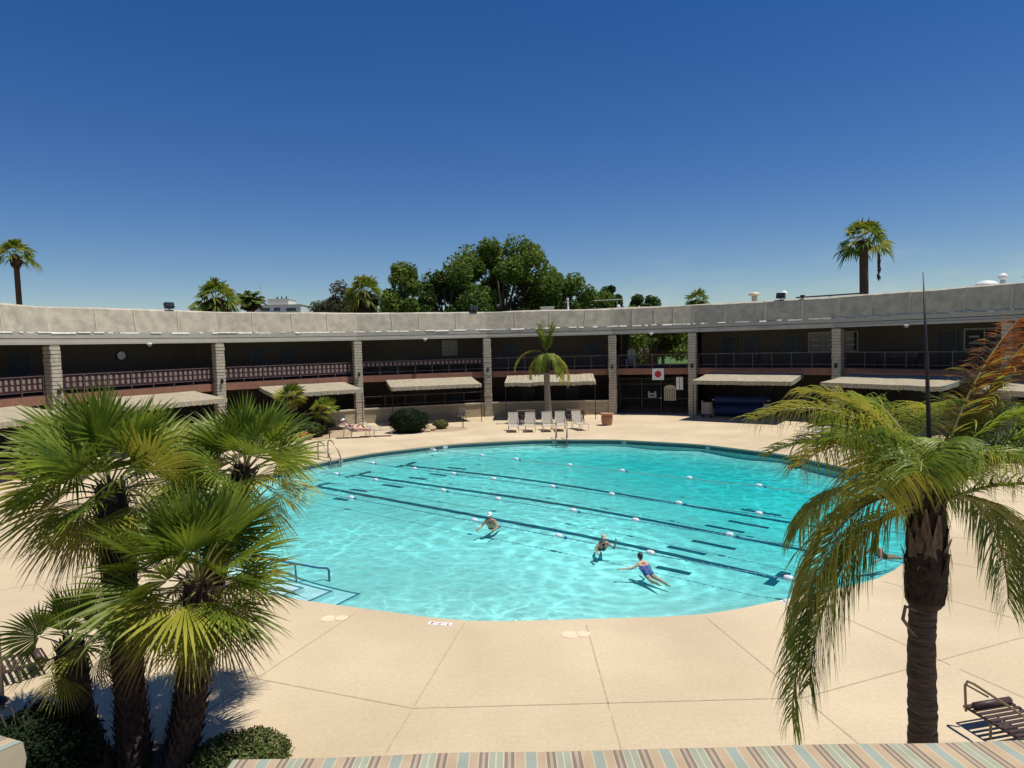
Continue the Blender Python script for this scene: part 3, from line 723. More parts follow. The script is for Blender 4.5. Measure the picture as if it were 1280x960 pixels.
# roof vents
def vent(th, R, label, kind, s=1.):
    p, rz = facet(th, R); r = thing('roof_vent', label, 'vent', (p.x, p.y, 7.93), rz)
    if kind == 'mush':
        m = MB(); m.lathe([(.2*s,0),(.2*s,.75*s)], n=14); m.build('vent_pipe', M_CAP, r, True)
        m = MB(); m.lathe([(.42*s,.70*s),(.44*s,.76*s),(.30*s,.92*s),(0,.97*s)], n=14); m.build('vent_cap', mat('cream_cap',(.60,.50,.33),.6), r, True)
    elif kind == 'turb':
        m = MB(); m.lathe([(.16*s,0),(.16*s,.6*s)], n=12); m.build('vent_pipe', M_WHITE, r, True)
        m = MB(); m.lathe([(.18*s,.6*s),(.30*s,.75*s),(.30*s,.9*s),(.12*s,1.05*s),(0,1.08*s)], n=12); m.build('turbine', M_WHITE, r)
    elif kind == 'dome':
        m = MB(); m.lathe([(.55,0),(.55,.22),(.62,.24)], n=24); m.build('curb', M_WHITE, r, True)
        m = MB(); m.lathe([(.61,.25),(.56,.40),(.42,.52),(.2,.58),(0,.60)], n=24); m.build('skylight_dome', M_WHITE, r, True)
vent(55.2, 29.5, 'cream mushroom vent on the roof left of the tall palm', 'mush')
vent(51.1, 29.5, 'white turbine vent on the roof between cream vent and floodlight', 'turb', .85)
vent(27.2, 30.0, 'white skylight dome on the right part of the roof', 'dome')
vent(24.6, 29.0, 'white turbine vent on the roof right of the skylight dome', 'turb', .8)
def simple(name, label, cat, loc, rz=0, group=None): return thing(name, label, cat, loc, rz, group)
p, rz = facet(86.6, 28.0); r = thing('roof_box', 'low pale metal box on the roof behind the poolside palm', 'box', (p.x, p.y, 7.93), rz)
m = MB(); m.bbox((0,0,.2), (1.0,.7,.4), 0, .04); m.build('body', M_CAP, r); m = MB(); m.bbox((0,0,.43), (1.1,.8,.05), 0, .04); m.build('lid', M_WHITE, r)
p, rz = facet(83.2, 27.7); r = thing('vent_pipe', 'thin white pipe standing on the roof right of the pale box', 'pipe', (p.x, p.y, 7.93))
m = MB(); m.lathe([(.13,0),(.1,.1),(.07,.12),(.07,1.0),(.085,1.0),(.085,1.06)], n=10); m.build('pipe', M_WHITE, r, True)
p, rz = facet(75.5, 28.6); r = thing('roof_antenna', 'thin antenna boom on the roof with a white ball at its mast', 'antenna', (p.x, p.y, 7.93), rz)
m = MB(); m.tube([(0,0,0),(0,0,.95)], .03, 6); m.build('mast', M_ALU, r); m = MB(); m.tube([(-1.9,0,.9),(.5,0,.9)], .025, 6); m.build('boom', M_ALU, r)
m = MB(); m.ball((.1,0,.35), .16, 10); m.build('ball_housing', M_WHITE, r, True)
p, rz = facet(22.5, 31); r = thing('roof_box', 'white rooftop box right of the skylight dome', 'box', (p.x, p.y, 7.93), rz)
m = MB(); m.bbox((0,0,.3), (1.8,1.2,.6), 0, .05); m.build('body', M_WHITE, r); m = MB(); m.bbox((0,0,.64), (1.9,1.3,.06), 0, .05); m.build('lid', M_CAP, r)
p, rz = facet(44.5, 28.6); r = thing('roof_pipe', 'long dark pipe lying on the roof beside the tall palm', 'pipe', (p.x, p.y, 7.93), rz)
m = MB(); m.tube([(-2.2,0,.32),(2.0,0,.36)], .05, 8); m.build('pipe', M_BLACK, r)
for x in (-1.8, 0, 1.7):
    m = MB(); m.box((x,0,.14), (.12,.2,.28)); m.build('support', M_CAP, r)

# ------------------------------------------------------------------ gate bay
A_, B_ = pol(27.4, 76.0), pol(27.4, 63.2); d = B_-A_; Lg = d.length; rzg = math.atan2(d.y, d.x); cg = (A_+B_)/2
def gl(x, y, z): c = cg + Vector((math.cos(rzg), math.sin(rzg)))*x + Vector((-math.sin(rzg), math.cos(rzg)))*y; return (c.x, c.y, z)
g = thing('metal_gate', 'dark barred gate between the two pillars below the trees', 'gate', (cg.x, cg.y, 0), rzg)
m = MB()
for x in (-2.55, -.9, .55, 2.55): m.box((x, 0, 1.35), (.07, .07, 2.7))
for z in (.08, 1.15, 2.25, 2.68): m.box((0, .0, z), (5.1, .05, .05))
m.build('gate_frame', M_BLACK, g)
for x0, x1 in ((-2.5, -.95), (-.85, .5), (.6, 2.5)):
    m = MB(); k = int((x1-x0)/.13)
    for i in range(1, k): m.box((x0+(x1-x0)*i/k, .0, 1.35), (.018, .018, 2.6))
    m.build('gate_bars', M_BLACK, g)
# the way behind the gate is closed by a dark hall door
m = MB(); m.box((.5, -.05, 1.2), (.1, .05, .12)); m.build('latch', M_STEEL, g)
ins = -1 if (Vector(gl(0,1,0)[:2])-Vector((CX,CY))).length > (cg-Vector((CX,CY))).length else 1   # local y sign pointing to the pool
r = thing('hanging_sign', 'white square sign with red disc hung on the balcony edge over the gate', 'sign', gl(.42, ins*.62, 3.02), rzg)
m = MB(); m.box((0,0,0), (.86,.03,.86)); m.build('board', M_WHITE, r)
m = MB(); k = 8; V = [(.27*math.cos(PI/8+2*PI*i/k), ins*.018, .27*math.sin(PI/8+2*PI*i/k)) for i in range(k)] + [(.27*math.cos(PI/8+2*PI*i/k), ins*.024, .27*math.sin(PI/8+2*PI*i/k)) for i in range(k)]
m.add(V, [tuple(range(k)), tuple(range(2*k-1, k-1, -1))]+[(i, (i+1) % k, k+(i+1) % k, k+i) for i in range(k)]); m.build('red_disc', M_RED, r)
m = MB(); m.box((0, ins*.026, .03), (.20,.004,.05)); m.box((0, ins*.026, -.08), (.12,.004,.04)); m.build('mark', M_BLACK, r)
r = thing('notice_board', 'tall white notice with two columns beside the right gate pillar', 'notice', gl(1.95, ins*.25, 2.3), rzg)
m = MB(); m.box((0,0,.0), (.5,.03,.95)); m.build('board', M_WHITE, r)
m = MB(); m.box((0, ins*.018, 0), (.035,.006,.93)); m.build('divider', M_BLACK, r)
m = MB(); m.tube([(-.05,0,.48),(-.05,0,.62),(-.9,0,.32),(-1.2,0,-.1)], .02, 6); m.build('bracket', M_BLACK, r)
r = thing('notice_plate', 'small white plate fixed to the dark gate', 'notice', gl(-.12, ins*.06, 1.45), rzg)
m = MB(); m.box((0,0,-.06), (.62,.02,.34)); m.box((-.24,0,.18), (.10,.02,.14)); m.box((.24,0,.18), (.10,.02,.14)); m.build('plate', M_BLIND, r)
m = MB(); m.box((0, ins*.013, -.06), (.4,.004,.12)); m.build('mark', M_SOFFIT, r)
r = thing('shutter_panel', 'beige round-topped slatted panel on the gate', 'shutter', gl(1.22, ins*.1, 1.0), rzg)
m = MB(); w = .43; top = [(w*math.cos(PI*i/14), .95+.22*math.sin(PI*i/14)) for i in range(15)]
prof = [(-w,0),(w,0)] + top
V = [(x, .0, z) for x, z in prof] + [(x, .035, z) for x, z in prof]; k = len(prof)
m.add(V, [tuple(range(k)), tuple(range(2*k-1, k-1, -1))]+[(i, (i+1) % k, k+(i+1) % k, k+i) for i in range(k)]); m.build('panel', mat('cream_paint', (.46,.41,.26), .7, .08, 8), r)
m = MB()
for i in range(6): m.box((-.33+.132*i, -.012, .5), (.03,.02,.86)); m.box((-.33+.132*i, .047, .5), (.03,.02,.86))
m.build('slats', M_SOFFIT, r)
# white garden chair on the balcony of the gate bay
r = thing('garden_chair', 'white high-backed garden chair on the balcony over the gate', 'chair', gl(-1.8, ins*-.5, 3.484), rzg)
m = MB(); m.box((0,0,.42), (.62,.55,.05)); m.build('seat', M_BLIND, r)
m = MB()
for i in range(6):
    x = -.26+.104*i; h = 1.25+.22*math.cos(x*4.2); m.box((x, -ins*.3, .45+(h-.45)/2), (.085,.03,h-.45))
m.box((0,-ins*.3,.75), (.64,.045,.06)); m.build('backrest', M_BLIND, r)
for sx in (-1, 1):
    for sy in (-1, 1):
        m = MB(); m.box((sx*.29, sy*.25, .2), (.06,.06,.4)); m.build('leg', M_BLIND, r)
    m = MB(); m.box((sx*.33, 0, .66), (.09,.6,.03)); m.box((sx*.33, ins*.25, .54), (.05,.05,.22)); m.build('armrest', M_BLIND, r)
# dark chairs and planters on the shaded balcony
def balcony_chair(th, label):
    p, rz = facet(th, 28.9); r = thing('balcony_chair', label, 'chair', (p.x, p.y, 3.484), rz+PI, 'dark chairs on the balcony')
    m = MB(); m.box((0,0,.43), (.5,.48,.05)); m.build('seat', M_BLACK, r)
    m = MB(); m.box((0,.24,.78), (.5,.04,.62)); m.build('backrest', M_BLACK, r)
    for sx in (-1,1):
        for sy in (-1,1): m = MB(); m.box((sx*.22, sy*.2, .2), (.04,.04,.41)); m.build('leg', M_BLACK, r)
balcony_chair(53.2, 'dark chair on the balcony between two doors over the blue rolls')
balcony_chair(84.6, 'dark chair on the balcony right of the poolside palm crown')
def bench(th, label, w):
    p, rz = facet(th, 29.2); r = thing('balcony_bench', label, 'bench', (p.x, p.y, 3.484), rz)
    m = MB(); m.box((0,0,.44), (w,.45,.06)); m.build('seat', M_FRAME, r); m = MB(); m.box((0,.2 if True else 0,.75), (w,.05,.4)); m.build('backrest', M_FRAME, r)
    for sx in (-1,1): m = MB(); m.box((sx*(w/2-.1),0,.2), (.08,.4,.41)); m.build('leg', M_FRAME, r)
bench(105.8, 'long dark bench against the upper wall below the small window', 2.3)
bench(36.6, 'long dark bench against the upper wall behind the near palm', 2.6)

# ------------------------------------------------------------------ pool equipment
def ladder(p1, p2, back, label):
    """two bent grab rails standing on the deck and dipping into the water"""
    p1, p2, back = Vector(p1), Vector(p2), Vector(back)
    r = thing('pool_ladder', label, 'pool ladder', ((p1.x+p2.x)/2, (p1.y+p2.y)/2, 0), 0, 'pool ladders')
    o = (p1+p2)/2
    for q in (p1, p2):
        f = q-o; b = f+back; dr = back.normalized()
        pts = [(b.x,b.y,0),(b.x,b.y,.62)] + [(b.x-dr.x*t, b.y-dr.y*t, .62+.27*math.sin(a)) for t, a in ((.03,.7),(.1,1.2),(.2,1.57))]
        e = f - dr*.12
        pts += [(b.x+(e.x-b.x)*.45, b.y+(e.y-b.y)*.45, .80), (b.x+(e.x-b.x)*.85, b.y+(e.y-b.y)*.85, .35), (e.x, e.y, .05), (e.x, e.y, -.55)]
        m = MB(); m.tube(pts, .032, 8); m.build('grab_rail', M_STEEL, r, True)
        m = MB(); m.lathe([(.08,.0),(.08,.015),(.045,.03)], (b.x,b.y,0), 10); m.build('flange', M_STEEL, r)
    e1, e2 = p1-o-back.normalized()*.12, p2-o-back.normalized()*.12
    for z in (-.30, -.46): m = MB(); m.box(((e1.x+e2.x)/2, (e1.y+e2.y)/2, z), ((e2-e1).length, .1, .03), math.atan2(e2.y-e1.y, e2.x-e1.x)); m.build('tread', M_STEEL, r)
def ladder_at(th, label):
    i = min(range(nR), key=lambda i: (RIM[i]-pol(12.9, th)).length); c = RIM[i]; n_ = (c-Vector((CX,CY))).normalized(); t_ = Vector((-n_.y, n_.x))*.31
    ladder(c-t_, c+t_, n_*.85, label)
ladder_at(142.3, 'pool ladder at the left edge in front of the reclining sunbather')
ladder_at(82.9, 'pool ladder at the far edge in front of the five loungers')
ladder_at(22.3, 'pool ladder at the right far edge left of the near palm')
# handrail down the entry steps
r = thing('step_handrail', 'blue handrail over the entry steps at the near left pool edge', 'handrail', (-6.85, 15.65, 0), 0)
m = MB(); m.tube([(0,0,0),(0,0,.72),(.06,.07,.82),(.2,.23,.80),(.8,.95,.32),(1.38,1.63,-.06),(1.62,1.90,-.22),(1.82,2.06,-.29),(1.88,2.04,-.33),(1.91,1.95,-.60)], .028, 8); m.build('rail', M_STEELB, r, True)
m = MB(); m.tube([(1.2,1.42,.05),(1.21,1.43,-.3),(1.21,1.43,-.58)], .024, 8); m.build('rail_post', M_STEELB, r, True)
m = MB(); m.lathe([(.08,0),(.08,.015),(.04,.03)], (0,0,0), 10); m.build('flange', M_STEELB, r)
# lane ropes with floats
def rope(p, q, floats, label, beads=True):
    p, q = Vector(p), Vector(q); c = (p+q)/2; d = q-p; L = d.length; dn = d.normalized()
    r = thing('lane_rope', label, 'lane rope', (c.x, c.y, WZ), 0, 'lane ropes across the pool')
    m = MB(); k = 40
    m.tube([tuple((p+d*i/k-c))+(.012*math.sin(i*1.7),) for i in range(k+1)], .014, 5)
    if beads:
        nb = int(L/.22)
        for i in range(nb):
            u = p + d*(i+.5)/nb - c
            m.ball((u.x, u.y, .0), (.036,.036,.026), 6)
    m.build('rope', M_ROPE if beads else M_BLIND, r)
    for i, f in enumerate(floats):
        f = Vector(f); t = max(0, min(L, (f-p).dot(dn))); u = p + dn*t - c
        m = MB(); R = Matrix.Rotation(math.atan2(dn.y, dn.x), 3, 'Z')
        prof = [(-.115,.02),(-.10,.06),(-.04,.075),(.04,.075),(.10,.06),(.115,.02)]; V = []; kk = 10
        for x, rr in prof:
            for j in range(kk): V.append(R @ Vector((x, rr*math.cos(2*PI*j/kk), rr*math.sin(2*PI*j/kk))) + Vector((u.x, u.y, .03)))
        m.add(V, [(a*kk+j, a*kk+(j+1) % kk, (a+1)*kk+(j+1) % kk, (a+1)*kk+j) for a in range(5) for j in range(kk)] + [tuple(range(kk-1,-1,-1)), tuple(range(5*kk, 6*kk))])
        m.build('float', M_FLOATW, r, True)
        if i % 2 == 0:
            u2 = u + dn*.24; m = MB(); m.ball((u2.x, u2.y, .015), (.055,.055,.05), 8); m.build('stop_float', M_FLOATB, r, True)
rope((-8.9,27.7), (6.75,15.45), [(-6.27,25.55),(-1.40,21.68),(1.23,19.7),(3.57,17.89),(6.42,15.75)], 'nearest lane rope with white floats, swimmers beside it')
rope((-9.0,31.3), (10.6,16.0), [(-8.0,30.68),(-5.86,29.03),(-2.89,26.36),(-.69,24.67),(1.86,22.61),(3.73,21.19),(6.17,19.39)], 'second lane rope from the viewer with white floats')
rope((-8.2,34.2), (12.6,18.1), [(-7.0,33.2),(-4.59,31.52),(-2.6,30.07),(-.85,28.58),(1.59,26.81),(3.66,25.12),(5.7,23.42),(7.97,21.84)], 'third lane rope from the viewer with white floats')
rope((-5.6,37.9), (13.6,22.6), [(-4.21,37.05),(-1.81,34.54),(.07,33.29),(2.59,31.37),(4.77,29.67),(7.22,27.73),(9.44,25.95)], 'farthest thin rope with white floats near the far pool edge', False)
# deck fittings
def deck_plate(x, y, rz, label, kind):
    r = thing('depth_marker' if kind else 'skimmer', label, 'marker' if kind else 'skimmer', (x, y, .0), rz)
    if kind:
        for k in (-1, 0, 1):
            m = MB(); m.box((k*.165, 0, .004), (.15,.15,.008)); m.build('tile', M_WHITE, r)
        m = MB(); m.box((-.165,0,.0095), (.03,.09,.002)); m.box((-.145,.03,.0095), (.05,.02,.002)); m.box((0,.0,.0095), (.09,.022,.002), .6); m.box((0,-.035,.0095), (.06,.016,.002)); m.box((.165,0,.0095), (.02,.09,.002)); m.box((.185,-.035,.0095), (.05,.02,.002)); m.build('mark', M_RED if kind == 2 else M_BLACK, r)
    else:
        m = MB(); m.lathe([(.155,0),(.155,.008),(.15,.01),(0,.01)], (-.12,0,0), 20); m.lathe([(.13,0),(.13,.008),(.125,.01),(0,.01)], (.14,.02,0), 20); m.build('lid', mat('cream_lid', (.72,.58,.38), .7, .05, 8), r)
deck_plate(-1.55, 13.2, rad(-12), 'white depth marker tiles at the near pool edge left of the middle', 2)
deck_plate(5.72, 13.95, rad(20), 'white depth marker tiles at the near right pool edge', 1)
deck_plate(-3.75, 13.6, 0, 'pair of cream lids in the deck at the near left pool edge', 0)
deck_plate(1.09, 12.55, 0, 'pair of cream lids in the deck at the near middle pool edge', 0)
r = thing('skimmer_weir', 'small white upright at the near pool wall, middle of the edge', 'skimmer', (-.04, 13.32, 0), 0)
m = MB(); m.box((0,0,-.18), (.05,.05,.34)); m.build('post', M_WHITE, r); m = MB(); m.box((0,.01,-.36), (.14,.07,.03)); m.build('foot', M_WHITE, r)

# ------------------------------------------------------------------ furniture
def lounger(name, label, loc, rz, group, fabric=M_SLING, frame=M_ALU, back=62, strap=False, proto=None):
    if proto is not None:
        r = copy_tree(proto); r.location = loc; r.rotation_euler = (0,0,rz); r['label'] = label; return r
    r = thing(name, label, 'lounger', loc, rz, group)        # seat runs along -y (foot end) from the hinge at y=0
    z = .40; Ls = 1.15; Lb = .80; w = .30; a = rad(back); by, bz = math.cos(a), math.sin(a)
    m = MB()
    for sx in (-1, 1):
        m.tube([(sx*w,.02,z),(sx*w,-Ls,z)], .02, 6); m.tube([(sx*w,0,z),(sx*w,by*Lb,z+bz*Lb)], .02, 6)
    m.tube([(-w,-Ls,z),(w,-Ls,z)], .02, 6); m.tube([(-w,by*Lb,z+bz*Lb),(w,by*Lb,z+bz*Lb)], .02, 6)
    m.build('frame', frame, r)
    def sheet(p, q, th=.012):
        mm = MB(); k = 10; V = []
        for i in range(k+1):
            y, zz = p[0]+(q[0]-p[0])*i/k, p[1]+(q[1]-p[1])*i/k; sg = -.02*math.sin(PI*i/k)
            for x in (-w+.015, 0, w-.015): V.append((x, y, zz+sg-(.012 if x == 0 else 0)))
        n0 = len(V); V += [(x, y, zz-th) for x, y, zz in V]; F = []
        for i in range(k):
            for j in range(2):
                A = i*3+j; F += [(A, A+1, A+4, A+3), (n0+A, n0+A+3, n0+A+4, n0+A+1)]
        mm.add(V, F); return mm
    if not strap:
        sheet((-.02,z+.01),(-Ls+.03,z+.01)).build('seat', fabric, r, True)
        sheet((by*.03,z+bz*.03+.01),(by*(Lb-.02),z+bz*(Lb-.02)+.01)).build('backrest', fabric, r, True)
    else:
        mm = MB()
        for i in range(14): mm.box((0,-.06-(Ls-.1)*i/13,z+.012), (2*w,.05,.012))
        mm.build('seat', fabric, r); mm = MB()
        for i in range(10):
            t = .05+(Lb-.1)*i/9; mm.box((0,by*t,z+bz*t), (2*w,.05,.012), M=Matrix.Rotation(a, 3, 'X'))
        mm.build('backrest', fabric, r)
    for sx in (-1, 1):
        for y in (-Ls+.12, .02):
            m = MB(); m.tube([(sx*w,y,z),(sx*(w+.03),y+(-.05 if y < -.5 else .05),0)], .018, 6); m.build('leg', frame, r)
        m = MB(); m.tube([(sx*(w+.02),by*.42,z+bz*.42),(sx*(w+.04),-.05,z+.22),(sx*(w+.04),-.38,z+.20),(sx*w,-.42,z)], .018, 6); m.build('armrest', frame, r)
    m = MB(); m.tube([(-w,by*.55,z+bz*.55),(-w,by*.55+.12,.0)], .016, 6); m.tube([(w,by*.55,z+bz*.55),(w,by*.55+.12,.0)], .016, 6); m.build('back_support', frame, r)
    return r
gL = 'beige loungers in a row at the far pool edge'
P0 = lounger('sun_lounger', 'leftmost of the five beige loungers facing the pool', (.02, 43.35, 0), .02, gL, back=66)
lounger('', 'second beige lounger from the left in the row of five', (1.10, 43.25, 0), -.03, gL, proto=P0)
lounger('', 'middle lounger of the row of five, right of the palm trunk', (2.18, 43.2, 0), .03, gL, proto=P0)
lounger('', 'beige lounger directly behind the far pool ladder', (3.02, 43.3, 0), -.02, gL, proto=P0)
lounger('', 'rightmost of the five loungers, turned a little and apart from the rest', (4.15, 43.4, 0), .28, gL, proto=P0)
gS = 'pale loungers on the right deck behind the near palm'
P1 = lounger('sun_lounger', 'flat pale lounger nearest the right pool ladder', (16.0, 36.4, 0), 1.9, gS, back=8)
for i, (x, y, a, lb) in enumerate([(16.9,38.1,1.85,'flat pale lounger farther from the right pool ladder'), (17.9,35.0,1.7,'flat pale lounger behind the left fronds of the near palm'), (20.6,29.9,1.55,'pale lounger on the right deck left of the armchairs'), (21.0,28.6,1.5,'pale lounger farthest right behind the near palm')]):
    lounger('', lb, (x, y, 0), a, gS, proto=P1)
gR = 'loungers by the left pool ladder'
P2 = lounger('sun_lounger', 'low lounger carrying the reclining sunbather', (-9.95, 41.75, 0), PI/2+.15, gR, back=38)
lounger('', 'empty low lounger to the right of the reclining sunbather', (-8.65, 42.15, 0), PI/2+.05, gR, proto=P2)
# brown strapped chaises at both lower edges of the picture
def chaise(label, loc, rz):
    r = thing('strap_chaise', label, 'chaise', loc, rz, 'brown strapped chaises near the camera')
    L, w, z = 1.75, .34, .25
    m = MB()
    for sx in (-1, 1): m.tube([(sx*w,-L/2,z),(sx*w,L/2,z)], .018, 8)
    m.tube([(-w,-L/2,z),(w,-L/2,z)], .018, 8); m.tube([(-w,L/2,z),(w,L/2,z)], .018, 8); m.build('frame', M_SLAT, r)
    m = MB()
    for i in range(19): m.bbox((0,-L/2+.07+(L-.14)*i/18,z+.022), (2*w+.02,.052,.014), 0, .006)
    m.build('straps', M_SLAT, r)
    m = MB(); m.tube([(-w+.04,-L/2+.13,z+.07),(w-.04,-L/2+.13,z+.07)], .05, 10); m.build('pillow_roll', M_SLAT, r, True)
    for sx in (-1, 1):
        m = MB(); m.tube([(sx*w,-L/2+.42,z),(sx*(w-.02),-L/2+.40,0)], .017, 8); m.build('leg', M_TANTUBE, r)
        m = MB(); m.tube([(sx*w,L/2-.1,z),(sx*(w+.02),L/2-.02,0)], .017, 8); m.build('leg', M_TANTUBE, r)
    m = MB(); x = w+.05
    m.tube([(x,-L/2+.08,z-.02),(x,-L/2+.06,z+.34),(x,-L/2+.10,z+.42),(x,-L/2+.2,z+.43),(x,-.1,z+.38),(x,.35,z+.33),(x,.52,z+.2),(x,.55,z-.02)], .017, 8); m.build('armrest', M_TANTUBE, r, True)
    m = MB(); m.tube([(x,-L/2+.07,z+.36),(x,-L/2+.42,z+.36)], .012, 6); m.build('arm_brace', M_TANTUBE, r)
    return r
chaise('brown strapped chaise at the bottom right, beside the near palm trunk', (6.78, 8.52, 0), rad(192.5))
chaise('brown strapped chaise at the left edge behind the fan palms', (-8.99, 11.1, 0), rad(134))
# picnic tables with benches behind the loungers
def picnic(label, loc, rz, proto=None):
    if proto: r = copy_tree(proto); r.location = loc; r.rotation_euler = (0,0,rz); r['label'] = label; return r
    r = thing('picnic_table', label, 'table', loc, rz, 'brown tables behind the loungers')
    m = MB(); m.bbox((0,0,.74), (1.35,.8,.05), 0, .05); m.build('table_top', M_WOOD, r)
    for sx in (-1, 1):
        m = MB(); m.tube([(sx*.5,-.35,.72),(sx*.5,.35,0)], .03, 6); m.tube([(sx*.5,.35,.72),(sx*.5,-.35,0)], .03, 6); m.build('leg', M_BLACK, r)
    for sy in (-1, 1):
        m = MB(); m.bbox((0,sy*.75,.44), (1.3,.28,.04), 0, .03); m.build('bench', M_WOOD, r)
        m = MB(); m.box((-.5,sy*.75,.21), (.05,.2,.42)); m.box((.5,sy*.75,.21), (.05,.2,.42)); m.build('bench_leg', M_BLACK, r)
    return r
pt = picnic('brown table with benches left of the poolside palm trunk', (.95, 48.6, 0), .05)
picnic('brown table with benches right of the poolside palm trunk', (4.55, 48.4, 0), -.08, pt)
def patio_chair(label, loc, rz, proto=None):
    if proto: r = copy_tree(proto); r.location = loc; r.rotation_euler = (0,0,rz); r['label'] = label; return r
    r = thing('patio_chair', label, 'chair', loc, rz, 'patio chairs by the block walls')
    m = MB(); m.bbox((0,0,.42), (.5,.48,.04), 0, .04); m.build('seat', M_SLING, r)
    m = MB(); m.box((0,.26,.74), (.48,.03,.55), M=Matrix.Rotation(-.2, 3, 'X')); m.build('backrest', M_SLING, r)
    for sx in (-1, 1):
        for y in (-.2, .22): m = MB(); m.tube([(sx*.25,y,.42),(sx*.27,y*1.15,0)], .018, 6); m.build('leg', M_BLACK, r)
        m = MB(); m.tube([(sx*.27,-.22,.42),(sx*.27,-.2,.64),(sx*.27,.25,.66)], .016, 6); m.build('armrest', M_BLACK, r)
    return r
pc = patio_chair('patio chair by the wall left of the reclining sunbather', (-11.6, 46.0, 0), .4)
patio_chair('patio chair in the awning shade right of the small olive bush', (-3.75, 49.2, 0), -.3, pc)
patio_chair('patio chair behind the near palm at the right deck, left one', (21.6, 30.3, 0), -1.3, pc)
patio_chair('patio chair at the far right edge behind the near palm', (22.3, 29.3, 0), -1.9, pc)
patio_chair('patio chair in the shade beside the blue rolls', (17.3, 46.2, 0), -.6, pc)
# terracotta pot
r = thing('terracotta_pot', 'big empty terracotta pot with wide rim left of the gate', 'plant pot', (6.25, 44.95, 0), 0); r.scale = (.84,)*3
m = MB(); m.lathe([(.0,.0),(.34,.0),(.36,.05),(.43,.25),(.46,.55),(.44,.72),(.40,.78)], n=28); m.build('pot', M_TERRA, r, True)
m = MB(); m.lathe([(.40,.79),(.55,.83),(.56,.93),(.53,.96),(.44,.95),(.42,.86)], n=28); m.build('pot_rim', M_TERRA, r, True)
m = MB(); m.lathe([(.41,.80),(0,.82)], n=20); m.build('soil', M_SOIL, r)
# blue pool cover rolls in the shade of the awning
for k, (z, rr, y, lb) in enumerate([(.46,.42,0.,'lower blue pool cover roll in the shade right of the gate'), (1.19,.30,.05,'upper blue pool cover roll resting on the lower one')]):
    a_ = rad(-30); r = thing('cover_roll', lb, 'pool cover', (16.1, 47.75+y, z), a_, 'blue pool cover rolls')
    m = MB(); V = []; F = []; kx, kj = 30, 22
    for i in range(kx+1):
        for j in range(kj):
            x = -1.75+3.5*i/kx; q = 2*PI*j/kj; rad_ = rr*(1+.07*noise.noise(Vector((x*1.3, math.cos(q)*1.5+k*9, math.sin(q)*1.5))))
            V.append((x, rad_*math.cos(q), rad_*math.sin(q)))
    F = [(i*kj+j, i*kj+(j+1) % kj, (i+1)*kj+(j+1) % kj, (i+1)*kj+j) for i in range(kx) for j in range(kj)] + [tuple(range(kj-1,-1,-1)), tuple(range(kx*kj,(kx+1)*kj))]
    m.add(V, F); m.build('rolled_cover', M_BLUE, r, True)
    m = MB(); m.tube([(-2.0,0,0),(2.0,0,0)], .06, 8); m.build('reel_tube', M_ALU, r)
    if k == 0:
        for x in (-1.9, 1.9):
            m = MB(); m.tube([(x,-.38,-z+.02),(x,0,.0),(x,.38,-z+.02)], .03, 6); m.build('reel_stand', M_ALU, r)
        m = MB()
        for q in range(8):
            a2 = 2*PI*q/8; m.tube([(-2.03,0,0),(-2.03,.3*math.cos(a2),.3*math.sin(a2))], .012, 5)
        m.tube([(-2.03,.3*math.cos(2*PI*q/16),.3*math.sin(2*PI*q/16)) for q in range(17)], .016, 5); m.build('hand_wheel', M_ALU, r)
r = thing('towel_cart', 'beige canvas cart in the shade left of the blue rolls', 'cart', (13.75, 47.9, 0), -.4)
m = MB(); m.bbox((0,0,.72), (.62,.55,.75), 0, .12); m.build('canvas_bag', mat('cart_canvas', (.34,.29,.22), .9, .15, 5, .3, 9), r)
m = MB(); m.box((0,0,.31), (.66,.58,.04)); m.tube([(-.32,-.27,.3),(-.32,-.27,1.2),(-.32,.27,1.2),(-.32,.27,.3)], .018, 6); m.tube([(.32,-.27,.3),(.32,-.27,1.1),(.32,.27,1.1),(.32,.27,.3)], .018, 6); m.build('frame', M_ALU, r)
for sx in (-1,1):
    for sy in (-1,1): m = MB(); m.tube([(sx*.28-.02,sy*.25,.1),(sx*.28+.02,sy*.25,.1)], .1, 12); m.tube([(sx*.28,sy*.25,.1),(sx*.28,sy*.25,.31)], .015, 6); m.build('wheel', M_BLACK, r)
# short stake signs near the left shrubs
for x, y, lb in ((-11.35, 41.75, 'small dark post on the deck right of the orange flowers'), (-3.35, 45.3, 'thin dark stake on the deck right of the small olive bush')):
    r = thing('garden_stake', lb, 'stake', (x, y, 0), 0)
    m = MB(); m.tube([(0,0,0),(0,0,.55)], .03, 6); m.build('post', M_BLACK, r); m = MB(); m.bbox((0,0,.59), (.13,.13,.12), 0, .02); m.build('lamp_head', M_BLACK, r)
r = thing('path_light', 'dark mushroom path light at the bottom left corner', 'light', (-7.72, 9.78, 0), 0)
m = MB(); m.tube([(0,0,0),(0,0,.42)], .02, 8); m.build('post', M_BLACK, r); m = MB(); m.lathe([(.02,.50),(.10,.46),(.14,.42),(.13,.40),(0,.40)], n=16); m.build('lamp_shade', M_BLACK, r, True)
r = thing('sign_post', 'brown wooden post at the left edge above the path light', 'post', (-8.13, 10.35, 0), 0)
m = MB(); m.bbox((0,0,.62), (.09,.09,1.24), 0, .01); m.build('post', mat('tan_wood', (.25,.17,.10), .8, .2, 6), r); m = MB(); m.lathe([(.075,1.24),(.07,1.28),(0,1.33)], n=4); m.build('cap', M_WOOD, r)

